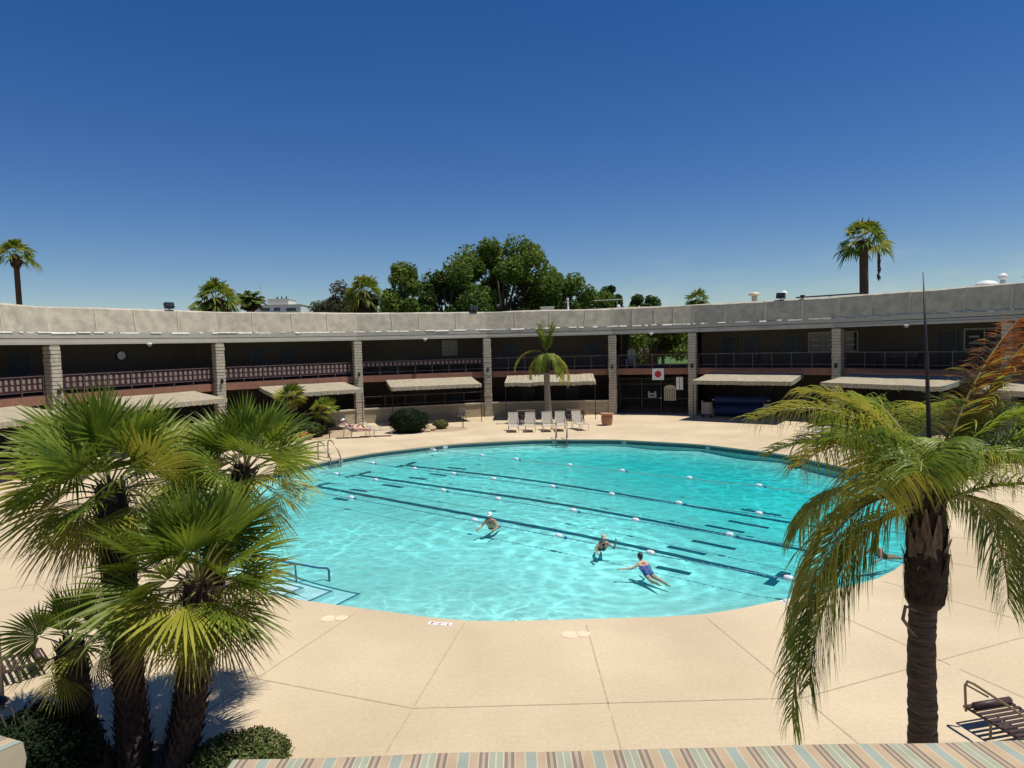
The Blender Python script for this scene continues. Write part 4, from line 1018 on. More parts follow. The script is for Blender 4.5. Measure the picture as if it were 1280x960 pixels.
# ------------------------------------------------------------------ plants
UP = Vector((0,0,1))
def fan_leaf(mb, base, az, el, Lp, Lb, nseg, span, rn, mi=0, mis=None, droop=.12, cup=.12, w_k=1.0, lod=0):
    d = Vector((math.cos(el)*math.cos(az), math.cos(el)*math.sin(az), math.sin(el)))
    h = base + d*Lp - UP*(.10*Lp*Lp)
    f = (d - UP*rn.uniform(.05,.35)).normalized()
    s = f.cross(UP)
    if s.length < .1: s = Vector((math.sin(az), -math.cos(az), 0))
    s.normalize(); nn = s.cross(f).normalized()
    tw = rn.uniform(-.85,.85); s, nn = s*math.cos(tw)+nn*math.sin(tw), nn*math.cos(tw)-s*math.sin(tw)
    if mis is not None: mb.tube([base, base+d*Lp*.5+UP*.01, h], [.016,.012,.008], 4, mis, False)
    for i in range(nseg):
        a = span*((i+.5)/nseg-.5); L = Lb*(1-.30*(abs(a)/(span/2))**2)*rn.uniform(.9,1.05)
        dr = f*math.cos(a)+s*math.sin(a)+nn*cup*(abs(a)/(span/2))
        dr.normalize(); side = nn.cross(dr).normalized()
        wm = L*.5*span/nseg*.98*w_k; tilt = nn*(.35 if i % 2 else -.35)
        dp = droop*rn.uniform(.5,1.7)
        P = []
        for t, w in ((.04,.09),(.54,1.12),(.80,.62),(1.,.05)):
            c = h+dr*L*t - UP*(dp*L*t*t*(1+t)); P += [c-(side-tilt)*wm*w*.5, c+(side-tilt)*wm*w*.5]
        mb.add(P, [(0,1,3,2),(2,3,5,4),(4,5,7,6)], mi)
def boot_trunk(pts, r, parent, name='trunk', mats=None, boots=True, rn=None, n=12, blen=.11):
    """trunk roughened by overlapping leaf bases"""
    m = MB(); m.tube(pts, r, n, 0)
    if boots:
        pts = [Vector(p) for p in pts]; tot = sum((b-a).length for a, b in zip(pts[:-1], pts[1:])); z = 0; k = 0
        for (a, b), (ra, rb) in zip(zip(pts[:-1], pts[1:]), zip(r[:-1], r[1:])):
            L = (b-a).length; t = (b-a)/L; st = int(L/.055)
            u = t.cross(Vector((0,1,0))); u.normalize(); v = t.cross(u)
            for q in range(st):
                c = a+t*L*q/st; rr = ra+(rb-ra)*q/st
                for j in range(9):
                    w = 2*PI*(j/9+k*.0667)+rn.uniform(-.1,.1); o = u*math.cos(w)+v*math.sin(w); sd = u*-math.sin(w)+v*math.cos(w)
                    l = blen*rn.uniform(.6,1.25); bw = .03*rn.uniform(.8,1.3)
                    p0 = c+o*(rr-.02); p1 = p0+t*l*.6+o*.05; p2 = p0+t*l+o*rn.uniform(.04,.10)
                    m.add([p0-sd*bw, p0+sd*bw, p1+sd*bw*.7, p1-sd*bw*.7, p2+sd*bw*.25, p2-sd*bw*.25], [(0,1,2,3),(3,2,4,5)], 0)
                k += 1
    return m.build(name, mats or [M_FIBER], parent)

def fan_palm(label, base, top, bend, rt, nleaf, Lp, Lb, seed, nseg=30, group=None, tilt=(0,0)):
    rn = random.Random(seed); base = Vector(base); top = Vector(top)-base; bend = Vector(bend)
    r = thing('fan_palm', label, 'palm', base, 0, group)
    mid = top*.5+bend; pts = [Vector((0,0,-.05)), mid*.5+bend*.3, mid, (mid+top)/2+bend*.25, top]
    boot_trunk(pts, [rt*1.1, rt*.92, rt*.95, rt*1.15, rt*.9], r, rn=rn, blen=.15, mats=[M_FIBER])
    m = MB(); ga = 2.399
    for i in range(nleaf):
        t = i/(nleaf-1)                                   # 0 youngest (upright) .. 1 oldest (hanging)
        el = rad(82 - 122*t**.8) + rn.uniform(-.14,.14); az = i*ga + rn.uniform(-.25,.25)
        mi = 0 if t < .30 else (1 if rn.random() < .6+.3*(t-.30) else 0)
        if t > .84 and rn.random() < .65: mi = 2
        k = .82+.3*math.sin(PI*min(1, t*1.2+.15))
        fan_leaf(m, top + Vector((tilt[0], tilt[1], 0))*.0 - UP*(.22*t), az, el, Lp*k*rn.uniform(.75,1.2), Lb*k*rn.uniform(.85,1.12), nseg, rad(165+50*rn.random()), rn, mi, 3, droop=.03+.12*t, cup=.25-.2*t, w_k=(.95 if t < .34 else .8 if t < .8 else .55))
    m.build('crown', [M_FAN1, M_FAN2, M_FAN3, M_RACHIS], r)
    return r
gP = 'clump of fan palms at the lower left'
fan_palm('tallest fan palm of the clump, wide crown at the left edge', (-5.15,8.75,0), (-5.78,9.6,3.62), (.10,-.1,0), .20, 44, .68, .94, 11, 36, gP)
fan_palm('fan palm of the clump reaching over the left pool edge', (-4.75,9.15,0), (-4.12,10.35,3.72), (-.12,0,0), .18, 36, .54, .72, 12, 34, gP)
fan_palm('nearest fan palm of the clump with dense low crown in the middle', (-4.45,8.35,0), (-4.17,8.75,2.50), (.12,0,0), .19, 47, .64, .90, 13, 36, gP)
fan_palm('short leaning fan palm of the clump with a small crown at far left', (-5.45,8.6,0), (-6.0,8.9,1.66), (-.12,0,0), .17, 13, .36, .64, 14, 36, gP)
# bed under the clump
mb = MB(); pr = MB
vs = [(-5.2,7.3,.03)]; kk = 48
for i in range(kk):
    a = 2*PI*i/kk; q = 2.1+.12*math.sin(3*a); vs.append((-5.2+q*math.cos(a), 7.3+q*math.sin(a), .006))
mb.add(vs, [(0,1+i,1+(i+1) % kk) for i in range(kk)]); struct(mb, 'planting_bed', M_SOIL)
def shrub(name, label, loc, rx, ry, rz, mats, seed, nleaf, ls, group=None, cat='shrub', zc=.45):
    rn = random.Random(seed); r = thing(name, label, cat, loc, 0, group)
    m = MB()
    for i in range(7):
        a = rn.uniform(0, 2*PI); q = rn.uniform(.2,.6); m.tube([(0,0,0),(rx*q*.5*math.cos(a),ry*q*.5*math.sin(a),rz*.5),(rx*q*math.cos(a),ry*q*math.sin(a),rz*1.1)], [.03,.02,.01], 5)
    m.build('stem', M_BARK, r)
    m = MB()
    for i in range(nleaf):
        u = rn.uniform(-1,1); a = rn.uniform(0, 2*PI); q = math.sqrt(1-u*u)
        d = Vector((q*math.cos(a), q*math.sin(a), u)); k = rn.uniform(.55,1.0)**.5 * (1+.16*noise.noise(d*2.2+Vector((seed,0,0)))+.08*noise.noise(d*6+Vector((seed,5,0))))
        c = Vector((d.x*rx*k, d.y*ry*k, rz*zc*2*.5+d.z*rz*k*(.5+.5*0)*1.0*.9)); c.z = max(.02, rz*.48 + d.z*rz*.52*k)
        t = Vector((rn.gauss(0,1), rn.gauss(0,1), rn.gauss(0,1))).normalized(); s = t.cross(d+Vector((.01,.02,.0)));
        if s.length < .05: continue
        s.normalize(); n2 = (d*.6+t.cross(s)*.8).normalized(); s = s*ls*rn.uniform(.6,1.2)*.5; f = t*ls*rn.uniform(.9,1.6)*.5
        m.add([c-s*.6-f, c+s*.6-f*.6, c+s*.5+f*.7, c+f*1.1-s*.2], [(0,1,2,3)], 0 if rn.random() < .7 else len(mats)-1)
    m.build('foliage', mats, r); return r
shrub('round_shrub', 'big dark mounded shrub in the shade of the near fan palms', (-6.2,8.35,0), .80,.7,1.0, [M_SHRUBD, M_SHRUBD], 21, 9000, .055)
shrub('round_shrub', 'small green mounded shrub at the bottom right of the fan palm clump', (-3.6,8.45,0), .62,.55,.55, [M_SHRUBG, M_SHRUBY], 22, 7000, .045)
# left far shrubs and small palms
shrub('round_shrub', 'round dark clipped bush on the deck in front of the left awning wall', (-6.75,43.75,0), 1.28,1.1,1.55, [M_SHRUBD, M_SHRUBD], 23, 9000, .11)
shrub('round_shrub', 'small olive bush right of the round dark bush', (-4.85,45.2,0), .52,.5,.62, [M_SHRUBY, M_SHRUBG], 24, 2500, .09)
shrub('round_shrub', 'low green bush behind the orange flowers at the left', (-12.9,42.6,0), 1.05,.9,.95, [M_SHRUBG, M_SHRUBD], 25, 5000, .10)
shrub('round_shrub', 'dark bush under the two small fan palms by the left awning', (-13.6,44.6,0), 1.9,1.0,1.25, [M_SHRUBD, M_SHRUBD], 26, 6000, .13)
r = thing('flower_pot', 'low pot of orange flowers in front of the green bush at left', 'flower pot', (-12.75,41.4,0), 0)
m = MB(); m.lathe([(0,0),(.36,0),(.46,.16),(.44,.20)], n=16); m.build('pot', M_TERRA, r, True)
m = MB(); rn = random.Random(5)
for i in range(500):
    a = rn.uniform(0,2*PI); q = .40*math.sqrt(rn.random()); c = Vector((q*math.cos(a), q*math.sin(a), .22+.22*(1-q/.42)+rn.uniform(-.05,.05))); t = Vector((rn.gauss(0,1),rn.gauss(0,1),rn.gauss(0,1))).normalized(); s = t.orthogonal().normalized()
    m.add([c-t*.04-s*.03, c+s*.04-t*.01, c+t*.05, c-s*.04+t*.02], [(0,1,2,3)], 0 if rn.random() < .65 else 1)
m.build('flowers', [M_FLOWER, M_SHRUBG], r)
def blob(name, label, loc, d, seed, group):
    r = MB(); r.ball((0,0,0), (1,1,1), 12); V = []
    for v in r.v:
        v = Vector(v); q = 1+.22*noise.noise(v*1.4+Vector((seed,0,0)))+.1*noise.noise(v*4+Vector((seed,3,0))); V.append((v.x*d[0]*q, v.y*d[1]*q, v.z*d[2]*q))
    r.v = V; o = r.build(name, M_ROCK, None, False, loc); tag(o, label, 'rock', group); return o
blob('rock', 'tan rock between the round dark bush and the olive bush', (-5.45,44.3,.14), (.42,.3,.24), 1, 'rocks by the left shrubs')
blob('rock', 'small pale rock left of the olive bush', (-5.6,43.7,.08), (.26,.2,.13), 2, 'rocks by the left shrubs')
blob('rock', 'flat rock in front of the orange flowers', (-13.1,40.9,.07), (.45,.22,.12), 3, 'rocks by the left shrubs')
# oval gravel beds for those shrubs
def bed(cx, cy, rx, ry, name):
    mb = MB(); k = 40; vs = [(cx,cy,.012)]+[(cx+rx*math.cos(2*PI*i/k)*(1+.06*math.sin(5*i)), cy+ry*math.sin(2*PI*i/k), .006) for i in range(k)]
    mb.add(vs, [(0,1+i,1+(i+1) % k) for i in range(k)]); struct(mb, name, mat('tan_gravel', (.40,.29,.18), .95, .25, 14, .6, 40))
bed(-5.0,45.0,2.0,1.5,'gravel_bed'); bed(-13.2,43.6,2.9,2.7,'gravel_bed')
gF = 'small fan palms by the left awning'
fan_palm('taller of two small fan palms in front of the striped awning', (-14.0,43.0,0), (-14.05,43.0,2.55), (.05,0,0), .15, 34, .45, .62, 31, 14, gF)
fan_palm('small fan palm right of its twin, nearer the reclining sunbather', (-12.2,43.7,0), (-12.2,43.7,1.65), (.05,0,0), .15, 30, .40, .60, 32, 14, gF)

def frond(mb, base, az, el, L, drop, rn, nl=64, ll=.55, mi=0, mr=3, hang=1.0, tipmi=None, side=0., wl=.024, curl=0., pw=1.3, along=0.):
    """pinnate frond: arched stalk with two rows of drooping leaflets"""
    k = 18; p = Vector(base); P = [p.copy()]; D = []
    for i in range(k):
        t = (i+.5)/k; e = el - drop*t**pw; a = az + side*t
        d = Vector((math.cos(e)*math.cos(a), math.cos(e)*math.sin(a), math.sin(e))); p = p + d*L/k; P.append(p.copy()); D.append(d)
    mb.tube(P, [.022*(1-.85*i/k)+.003 for i in range(k+1)], 5, mr, False)
    for i in range(nl):
        t = .16+.84*(i/(nl-1))**.95; q = min(k-1, int(t*k)); f = t*k-q; c = P[q].lerp(P[q+1], min(1, f)); d = D[q]
        sd = d.cross(UP)
        if sd.length < .15: sd = Vector((math.sin(az), -math.cos(az), 0))
        sd.normalize(); up = sd.cross(d)
        l0 = ll*(.45+.75*math.sin(PI*min(1, .12+t*.80)))*rn.uniform(.8,1.12)
        for s in (-1, 1):
            if rn.random() < .05: continue
            v = (sd*s*rn.uniform(.7,1.1)*(1-.45*min(1,along))+d*(rn.uniform(.35,.75)+along)+up*rn.uniform(-.15,.45)*(1-.5*min(1,along))).normalized(); pt = c.copy(); V = []; m2 = mi
            if tipmi is not None and t > .38 and rn.random() < (t-.2)*1.6: m2 = tipmi
            ns = 5; g = hang*rn.uniform(.75,1.3); cc = curl*rn.uniform(.3,1.4)
            for j in range(ns+1):
                w = wl*(.5,1.,.95,.75,.45,.05)[j]*rn.uniform(.9,1.1); wd = v.cross(UP*.6+d*.8+sd*.1)
                wd = wd.normalized() if wd.length > .05 else sd
                V += [pt-wd*w*.5, pt+wd*w*.5]
                pt = pt+v*l0/ns; v = (v-UP*(.20*g+.10*j*g*.5)*(1 if not cc else .4) + (d*-.5*cc if cc else Vector((0,0,0)))).normalized()
            mb.add(V, [(2*j,2*j+1,2*j+3,2*j+2) for j in range(ns)], m2)
def queen_palm():
    rn = random.Random(77); b = Vector((3.655,6.0,0)); OFF = 2.105; r = thing('queen_palm', 'near feather palm at right with drooping fronds and dark ringed trunk', 'palm', b, 0)
    # ringed trunk
    m = MB(); pts = []; rr = []
    for i in range(97):
        z = -2.1+4.35*i/96; w = .012*math.sin(z*3); pts.append((w, 0, z-.01)); rr.append(.163-.016*z/2.25 + .010*abs(math.sin(i*.9+math.sin(i*.37)*1.3))+rn.uniform(-.005,.006))
    m.tube(pts, rr, 20); m.build('trunk', M_TRUNK, r)
    # old boots and fibre swelling
    m = MB(); pts = [(.02,0,2.12),(.02,0,2.2),(.03,0,2.45),(.05,0,2.8),(.06,0,3.15),(.05,0,3.45)]; rs_ = [.175,.22,.24,.23,.18,.11]
    m.tube(pts, rs_, 16, 0)
    for i in range(64):
        a = i*2.399; t = i/64; z = 2.15+1.15*t; q = .215 if z < 2.9 else .215-.09*(z-2.9)/.5
        o = Vector((math.cos(a), math.sin(a), 0)); sd = Vector((-math.sin(a), math.cos(a), 0)); p0 = Vector((.04,0,z))+o*q*.93; h = rn.uniform(.28,.55); w = rn.uniform(.05,.10)
        p1 = p0+UP*h*.5+o*.03; p2 = p0+UP*h+o*rn.uniform(-.02,.09)
        m.add([p0-sd*w, p0+sd*w, p1+sd*w*.7, p1-sd*w*.7, p2+sd*w*.2, p2-sd*w*.2], [(0,1,2,3),(3,2,4,5)], 1 if rn.random() < .6 else 0)
    for i in range(160):                                   # loose hanging fibres
        a = rn.uniform(0,2*PI); z = rn.uniform(2.3,3.3); o = Vector((math.cos(a), math.sin(a), 0)); p0 = Vector((.04,0,z))+o*(.245 if z < 2.9 else .20); l = rn.uniform(.1,.35)
        m.add([p0, p0+Vector((.012,.012,0)), p0-UP*l+o*.03+Vector((.01,0,0))], [(0,1,2)], 0)
    m.build('boot_fibre', [M_FIBER, M_BOOT], r)
    m = MB(); m.tube([(-.16,-.12,2.12),(-.30,-.14,2.18),(-.33,-.14,2.02),(-.22,-.14,1.86),(-.16,-.14,1.80)], [.02,.024,.022,.016,.006], 6); m.build('old_stalk', M_BOOT, r)
    m = MB(); m.tube([(.06,0,3.35),(.07,.02,4.2),(.05,.05,5.1),(.02,.1,6.27)], [.04,.030,.022,.006], 7); m.build('spear_leaf', M_IRON, r, True)
    C = Vector((.05,0,3.45))
    def fr(az, el, L, drop, **k):
        m = MB(); frond(m, C+Vector((.09*math.cos(rad(az)), .09*math.sin(rad(az)), rn.uniform(-.15,.1))), rad(az), rad(el), L, rad(drop), rn, **k); m.build('frond', [M_QL1, M_QL2, M_QL3, M_RACHIS], r)
    # az: 180 = left, 0 = right, 90 = away from the camera, -90 = toward it
    H = dict(ll=.78, hang=1.8, nl=110, wl=.020, along=.45)
    fr(178, 70, 2.5, 94, mi=1, ll=.70, hang=1.2, nl=100, pw=1.15, wl=.017)
    fr(166, 72, 2.2, 104, mi=0, ll=.66, hang=1.1, nl=92, pw=1.0, wl=.017)
    fr(188, 66, 2.0, 108, mi=1, ll=.66, hang=1.3, nl=92, wl=.017)
    fr(192, 44, 3.3, 132, mi=0, pw=.38, **H)
    fr(198, 50, 2.9, 136, mi=0, pw=.40, **H)
    fr(158, 40, 2.6, 128, mi=1, pw=.42, **H)
    fr(198, 60, 2.4, 140, mi=1, pw=.60, **H)
    for a_, e_, l_, d_, m_ in ((200,78,1.9,95,0),(150,80,2.1,85,1),(100,82,1.8,75,0),(235,72,1.45,112,0),(300,72,1.4,112,0),(176,80,1.7,100,0),(30,80,1.8,85,0),(330,66,1.6,110,1),(215,60,1.5,118,1)):
        fr(a_, e_, l_, d_, mi=m_, ll=.72, hang=1.1, nl=92, wl=.019)
    fr(250, 82, 1.25, 85, mi=0, ll=.50, hang=.9, nl=70, wl=.018)
    fr(290, 80, 1.2, 85, mi=1, ll=.50, hang=.9, nl=70, wl=.018)
    fr(130, 76, 1.6, 80, mi=0, ll=.58, hang=.9, nl=80, wl=.018)
    fr(60, 74, 1.7, 75, mi=1, ll=.58, hang=.9, nl=80, wl=.018)
    fr(120, 50, 2.1, 112, mi=0, pw=.6, **H)
    fr(60, 52, 2.1, 112, mi=0, pw=.6, **H)
    fr(20, 72, 2.7, 36, mi=1, ll=.38, hang=.6, nl=120, tipmi=2, wl=.019)
    fr(6, 71, 2.95, 38, mi=1, ll=.36, hang=.5, nl=130, tipmi=2, wl=.024, curl=.55)
    fr(14, 68, 2.75, 38, mi=1, ll=.38, hang=.6, nl=130, tipmi=2, wl=.020, curl=.3)
    fr(-16, 54, 2.1, 58, mi=0, ll=.62, hang=.6, nl=92, wl=.018)
    fr(8, 42, 2.2, 74, mi=1, ll=.66, hang=1.1, nl=96, wl=.018)
    fr(-14, 32, 2.0, 82, mi=0, ll=.66, hang=1.4, nl=90, wl=.018)
    fr(-4, 46, 2.5, 134, mi=1, pw=.45, **H)
    fr(20, 40, 2.4, 128, mi=0, pw=.45, **H)
    fr(12, 52, 2.3, 134, mi=0, pw=.5, **H)
    fr(36, 58, 2.1, 60, mi=0, ll=.7, hang=.6, nl=96, wl=.018)
    fr(340, 76, 1.6, 60, mi=0, ll=.5, hang=.6, nl=76, wl=.018)
    for ch in r.children: ch.location = (0, 0, OFF)
    r.scale = (.723,)*3
    return r
queen_palm()
def pool_palm():
    rn = random.Random(41); r = thing('feather_palm', 'small feather palm standing behind the five loungers', 'palm', (2.42,46.9,0), 0)
    m = MB(); m.tube([(.06,0,-.05),(.03,0,1.0),(.0,0,2.4),(-.02,0,3.9)], [.30,.24,.20,.22], 12); m.build('trunk', mat('grey_palm_trunk', (.22,.18,.14), .9, .25, 6, .6, 20, stretch=(.5,.5,4)), r)
    m = MB(); m.tube([(-.02,0,3.5),(-.02,0,4.0),(0,0,4.5),(0,0,4.9)], [.22,.30,.26,.14], 12); m.build('boot_fibre', M_FIBER, r)
    def fr(az, el, L, drop, **k):
        m = MB(); frond(m, Vector((0,0,4.75)), rad(az), rad(el), L, rad(drop), rn, **k); m.build('frond', [M_QL1, M_QL2, M_QL3, M_RACHIS], r)
    for az, el, L, dp, mi, hg in ((100,87,2.4,18,0,.25),(150,86,2.2,25,0,.3),(40,86,2.3,25,0,.3),(200,84,1.9,36,0,.4),(330,84,2.1,32,0,.4)):
        fr(az, el, L, dp, mi=mi, ll=.55, hang=hg, nl=60, wl=.045)
    for az, el, L, dp, mi, pw in ((178,42,2.9,125,1,.9),(345,40,3.0,138,1,.45),(320,30,2.6,126,1,.45),(228,40,1.9,135,0,.5),(15,30,2.2,125,0,.5),(195,20,2.2,115,1,.6),(300,50,2.4,140,0,.5),(250,55,2.0,140,0,.5)):
        m = MB(); frond(m, Vector((0,0,4.75)), rad(az), rad(el), L, rad(dp), rn, mi=mi, ll=.5, hang=1.4, nl=60, wl=.045, pw=pw); m.build('frond', [M_QL1, M_QL2, M_QL3, M_RACHIS], r)
pool_palm()

# distant palms beyond the roof
def far_palm(label, x, y, ztop, rt, Lp, Lb, nleaf, seed, skirt=0., group='palms beyond the roof', feather=False, dead=False, up=False, low=110):
    rn = random.Random(seed); r = thing('distant_palm', label, 'palm', (x,y,-.02), 0, group)
    m = MB(); m.tube([(0,0,-.2),(.1,0,ztop*.5),(0,0,ztop)], [rt*1.2,rt,rt*.95], 10); m.build('trunk', M_DEAD, r)
    if skirt:
        m = MB()
        for i in range(260):
            a = rn.uniform(0,2*PI); z = ztop-rn.uniform(0,skirt); o = Vector((math.cos(a),math.sin(a),0)); q = rt*.8; w = rn.uniform(.08,.2); sd = Vector((-o.y,o.x,0)); p0 = Vector((0,0,z))+o*q; f = (ztop-z)/skirt
            m.add([p0-sd*w, p0+sd*w, p0+sd*w*.3-UP*rn.uniform(.5,1.)*skirt*.4+o*rn.uniform(.15,.9)*(1-.5*f)*rt*2.2, p0-sd*w*.3-UP*.3*skirt+o*.3*rt*2], [(0,1,2,3)])
        m.build('dead_skirt', M_DEAD, r)
    m = MB(); top = Vector((0,0,ztop))
    for i in range(nleaf):
        t = i/(nleaf-1); az = i*2.399+rn.uniform(-.2,.2); el = rad(84-(low if not up else 70)*t)+rn.uniform(-.12,.12)
        if feather: frond(m, top, az, el, Lp+Lb, rad(70), rn, nl=30, ll=Lb*.35, mi=0, mr=3, hang=.6, wl=.16)
        else: fan_leaf(m, top-UP*.5*t, az, el, Lp*rn.uniform(.8,1.1), Lb*rn.uniform(.85,1.1), 13, rad(170), rn, 0 if rn.random() < .75 else 1, 3, droop=.16+.12*t, cup=.1, w_k=1.15)
    m.build('crown', [M_FAN1, M_FAN2, M_FAN3, M_RACHIS], r)
    if dead:
        m = MB()
        m.tube([(.9,-.3,ztop-.4),(1.25,-.35,ztop-1.4),(1.32,-.35,ztop-3.2)], [.05,.04,.03], 5)
        for i in range(60):
            z = ztop-1.2-rn.random()*2.6; p = Vector((1.3+rn.uniform(-.12,.12), -.35+rn.uniform(-.12,.12), z)); m.add([p, p+Vector((.16,0,-.1)), p+Vector((.08,.02,-.6))], [(0,1,2)])
        m.build('dead_frond', M_DEAD, r)
    return r
far_palm('tall slender palm at the far left of the skyline', -64.6,90,18.9,.34,1.5,1.5,30,51,1.4,low=88)
far_palm('stout fan palm with dark skirt left of the white rooftop house', -32.2,75,11.4,.70,1.5,1.6,34,52,2.4,low=96)
far_palm('small upright date palm right of the stout fan palm', -30.4,80,11.0,.5,.4,1.5,26,53,.6,feather=True,up=True)
far_palm('fan palm with dark skirt left of the big tree', -17.0,80,12.0,.75,1.4,1.6,34,54,2.8,low=96)
far_palm('tall palm with reddish trunk and hanging dead frond at right', 36.2,70,15.3,.43,1.6,1.5,36,55,.8,dead=True,low=96)
far_palm('small distant palm top just above the roof, right of centre', 32.9,120,12.6,.6,1.2,1.6,26,56,1.4)

# broadleaf trees
def limb_tree(name, label, x, y, h, rx, ry, rz, mats, seed, nclump, nleaf, ls, z0=None, group='trees beyond the roof', wts=None, lean=(0,0), cat='tree', flat=1.):
    rn = random.Random(seed); r = thing(name, label, cat, (x,y,-.02), 0, group)
    zc = h-rz
    m = MB(); tr = max(.12, h*.022); m.tube([(0,0,-.2),(lean[0]*.3,lean[1]*.3,zc*.45),(lean[0],lean[1],zc)], [tr*1.3,tr,tr*.6], 9); m.build('trunk', M_BARK, r)
    cl = []
    for i in range(nclump):
        u = rn.uniform(-.75,1); a = rn.uniform(0,2*PI); q = math.sqrt(max(0,1-u*u)); k = rn.uniform(.35,1)**.55
        cl.append((Vector((lean[0]+rx*q*math.cos(a)*k, lean[1]+ry*q*math.sin(a)*k, zc+rz*u*k)), rn.uniform(.55,1.15)))
    m = MB()
    for c, s in cl[:min(26, nclump)]: m.tube([(lean[0]*.4,lean[1]*.4,zc*.55+rn.uniform(-.1,.35)*rz), (c.x*.5,c.y*.5,zc*.35+c.z*.6), tuple(c)], [tr*.45,tr*.25,.03], 5)
    m.build('limb', M_BARK, r)
    m = MB(); cr = (rx+ry+rz)/3*1.3/nclump**.38; nleaf = int(nleaf*2.6); ls *= .98
    for i in range(nleaf):
        c, s = cl[rn.randrange(nclump)]; d = Vector((rn.gauss(0,1), rn.gauss(0,1), rn.gauss(0,.75)*flat)); d = d.normalized()*rn.random()**.45
        p = c + d*cr*s; t = Vector((rn.gauss(0,1), rn.gauss(0,1), rn.gauss(0,.6))).normalized(); e = t.orthogonal().normalized(); e = e*math.cos(i)+t.cross(e)*math.sin(i)
        l = ls*rn.uniform(.6,1.3); w = l*rn.uniform(.35,.6)
        k = hash((round(c.x,3), round(c.z,3))) % 10/10
        mi = 0 if len(mats) == 1 else (1 if (k < .35) == (rn.random() < .75) else 0)
        m.add([p-t*l*.5, p+e*w*.5, p+t*l*.5, p-e*w*.5], [(0,1,2,3)], mi)
    m.build('crown', mats, r)
    return r
limb_tree('broad_tree', 'biggest tree of the skyline, broad green crown in the middle', -1.0,93,20.3,8.2,6,7.6, [M_LF[0],M_LF[1]], 61, 46, 13000, .62)
limb_tree('broad_tree', 'dark green tree filling the left flank of the biggest tree', -8.0,86,15.6,4.6,4,5.0, [M_LF[0],M_LF[2]], 62, 26, 6000, .55)
limb_tree('broad_tree', 'bright green tree left of the biggest tree with tufted top', -12.6,80,14.9,2.3,2.2,3.4, [M_LF[0],M_LF[1]], 63, 13, 3600, .48)
limb_tree('broad_tree', 'drooping green tree on the right flank of the biggest tree', 7.2,94,14.6,4.6,4,4.2, [M_LF[0],M_LF[1]], 64, 26, 6000, .55)
limb_tree('broad_tree', 'dark tree behind and below the biggest tree', 2.5,98,13.0,9.5,5,4.5, [M_LF[2],M_LF[0]], 65, 34, 7000, .6)
limb_tree('broad_tree', 'light green low tree right of the biggest tree', 12.4,100,12.9,3.1,3,3.0, [M_LF[1],M_LF[0]], 66, 16, 3600, .5)
limb_tree('conifer_tree', 'small dark pointed conifer right of the light green tree', 16.1,110,14.3,1.6,1.6,3.4, [M_LF[2],M_LF[2]], 67, 16, 3000, .5)
limb_tree('broad_tree', 'small bushy tree top just above the roof right of the conifer', 25.4,130,13.9,2.8,2.4,2.4, [M_LF[0],M_LF[2]], 68, 14, 2600, .55)
limb_tree('broad_tree', 'sparse reddish brown tree beside the skirted fan palm', -20.6,86,14.2,2.3,2,3.0, [M_LF[3],M_LF[4]], 69, 15, 2200, .38)
limb_tree('broad_tree', 'grey green thin tree left of the reddish brown tree', -24.2,92,12.0,2.6,2,2.4, [M_LF[4],M_LF[0]], 70, 14, 1800, .4)
limb_tree('broad_tree', 'small bright tree between the skirted fan palm and the big trees', -15.0,84,11.7,1.7,1.6,2.2, [M_LF[1],M_LF[0]], 71, 10, 1800, .42)
limb_tree('broad_tree', 'low dark tree top between the left floodlight and stout fan palm', -37.6,84,10.9,2.4,2,1.9, [M_LF[0],M_LF[2]], 72, 12, 1800, .45)
# trees and grass seen through the gate bay
for i, (x, y, h, rx, lb) in enumerate([(13.5,66,8.2,3.2,'park tree seen through the gate bay at its left side'), (19.0,70,8.8,3.6,'park tree with full crown in the middle of the gate bay view'), (24.2,68,8.5,3.4,'park tree at the right side of the gate bay view'), (20.5,92,9.5,4.2,'more distant park tree in the gate bay view, pale crown'), (27.5,98,9.5,4.6,'farthest park tree at the right of the gate bay view')]):
    limb_tree('park_tree', lb, x, y, h, rx, 3, 3.0, [M_LF[i % 2], M_LF[1]], 80+i, 20, 3800, .4, group='trees behind the gate bay')
# white rooftop house far behind
r = thing('white_house', 'white blocky house top with dark windows above the roof line at left', 'house', (-39.4,120,0), 0)
m = MB(); m.bbox((0,0,6.6), (7.2,6,13.2), 0, .05); m.build('wall', M_WHITE, r)
m = MB(); m.bbox((-.6,0,13.75), (3.6,4,1.1), 0, .05); m.bbox((-4.6,0,6.5), (1.9,4,13.0), 0, .05); m.build('upper_block', M_WHITE, r)
m = MB(); m.box((0,0,13.25), (7.4,6.2,.1)); m.box((-.6,0,14.34), (3.8,4.2,.08)); m.build('roof', M_CAP, r)
for x, z, w in ((-2.3,12.5,1.1), (-.5,12.5,1.1), (1.9,12.4,1.7)):
    m = MB(); m.box((x,-3.02,z), (w,.05,.55)); m.build('window', M_GLASS, r)
for x in (-1.4,-.6,.2): m = MB(); m.tube([(x,0,14.3),(x,0,14.9)], .12, 8); m.build('chimney', M_BLACK, r)
m = MB(); m.tube([(-3.9,0,13),(-4.3,0,17.4)], .06, 5); m.build('mast', M_ALU, r)

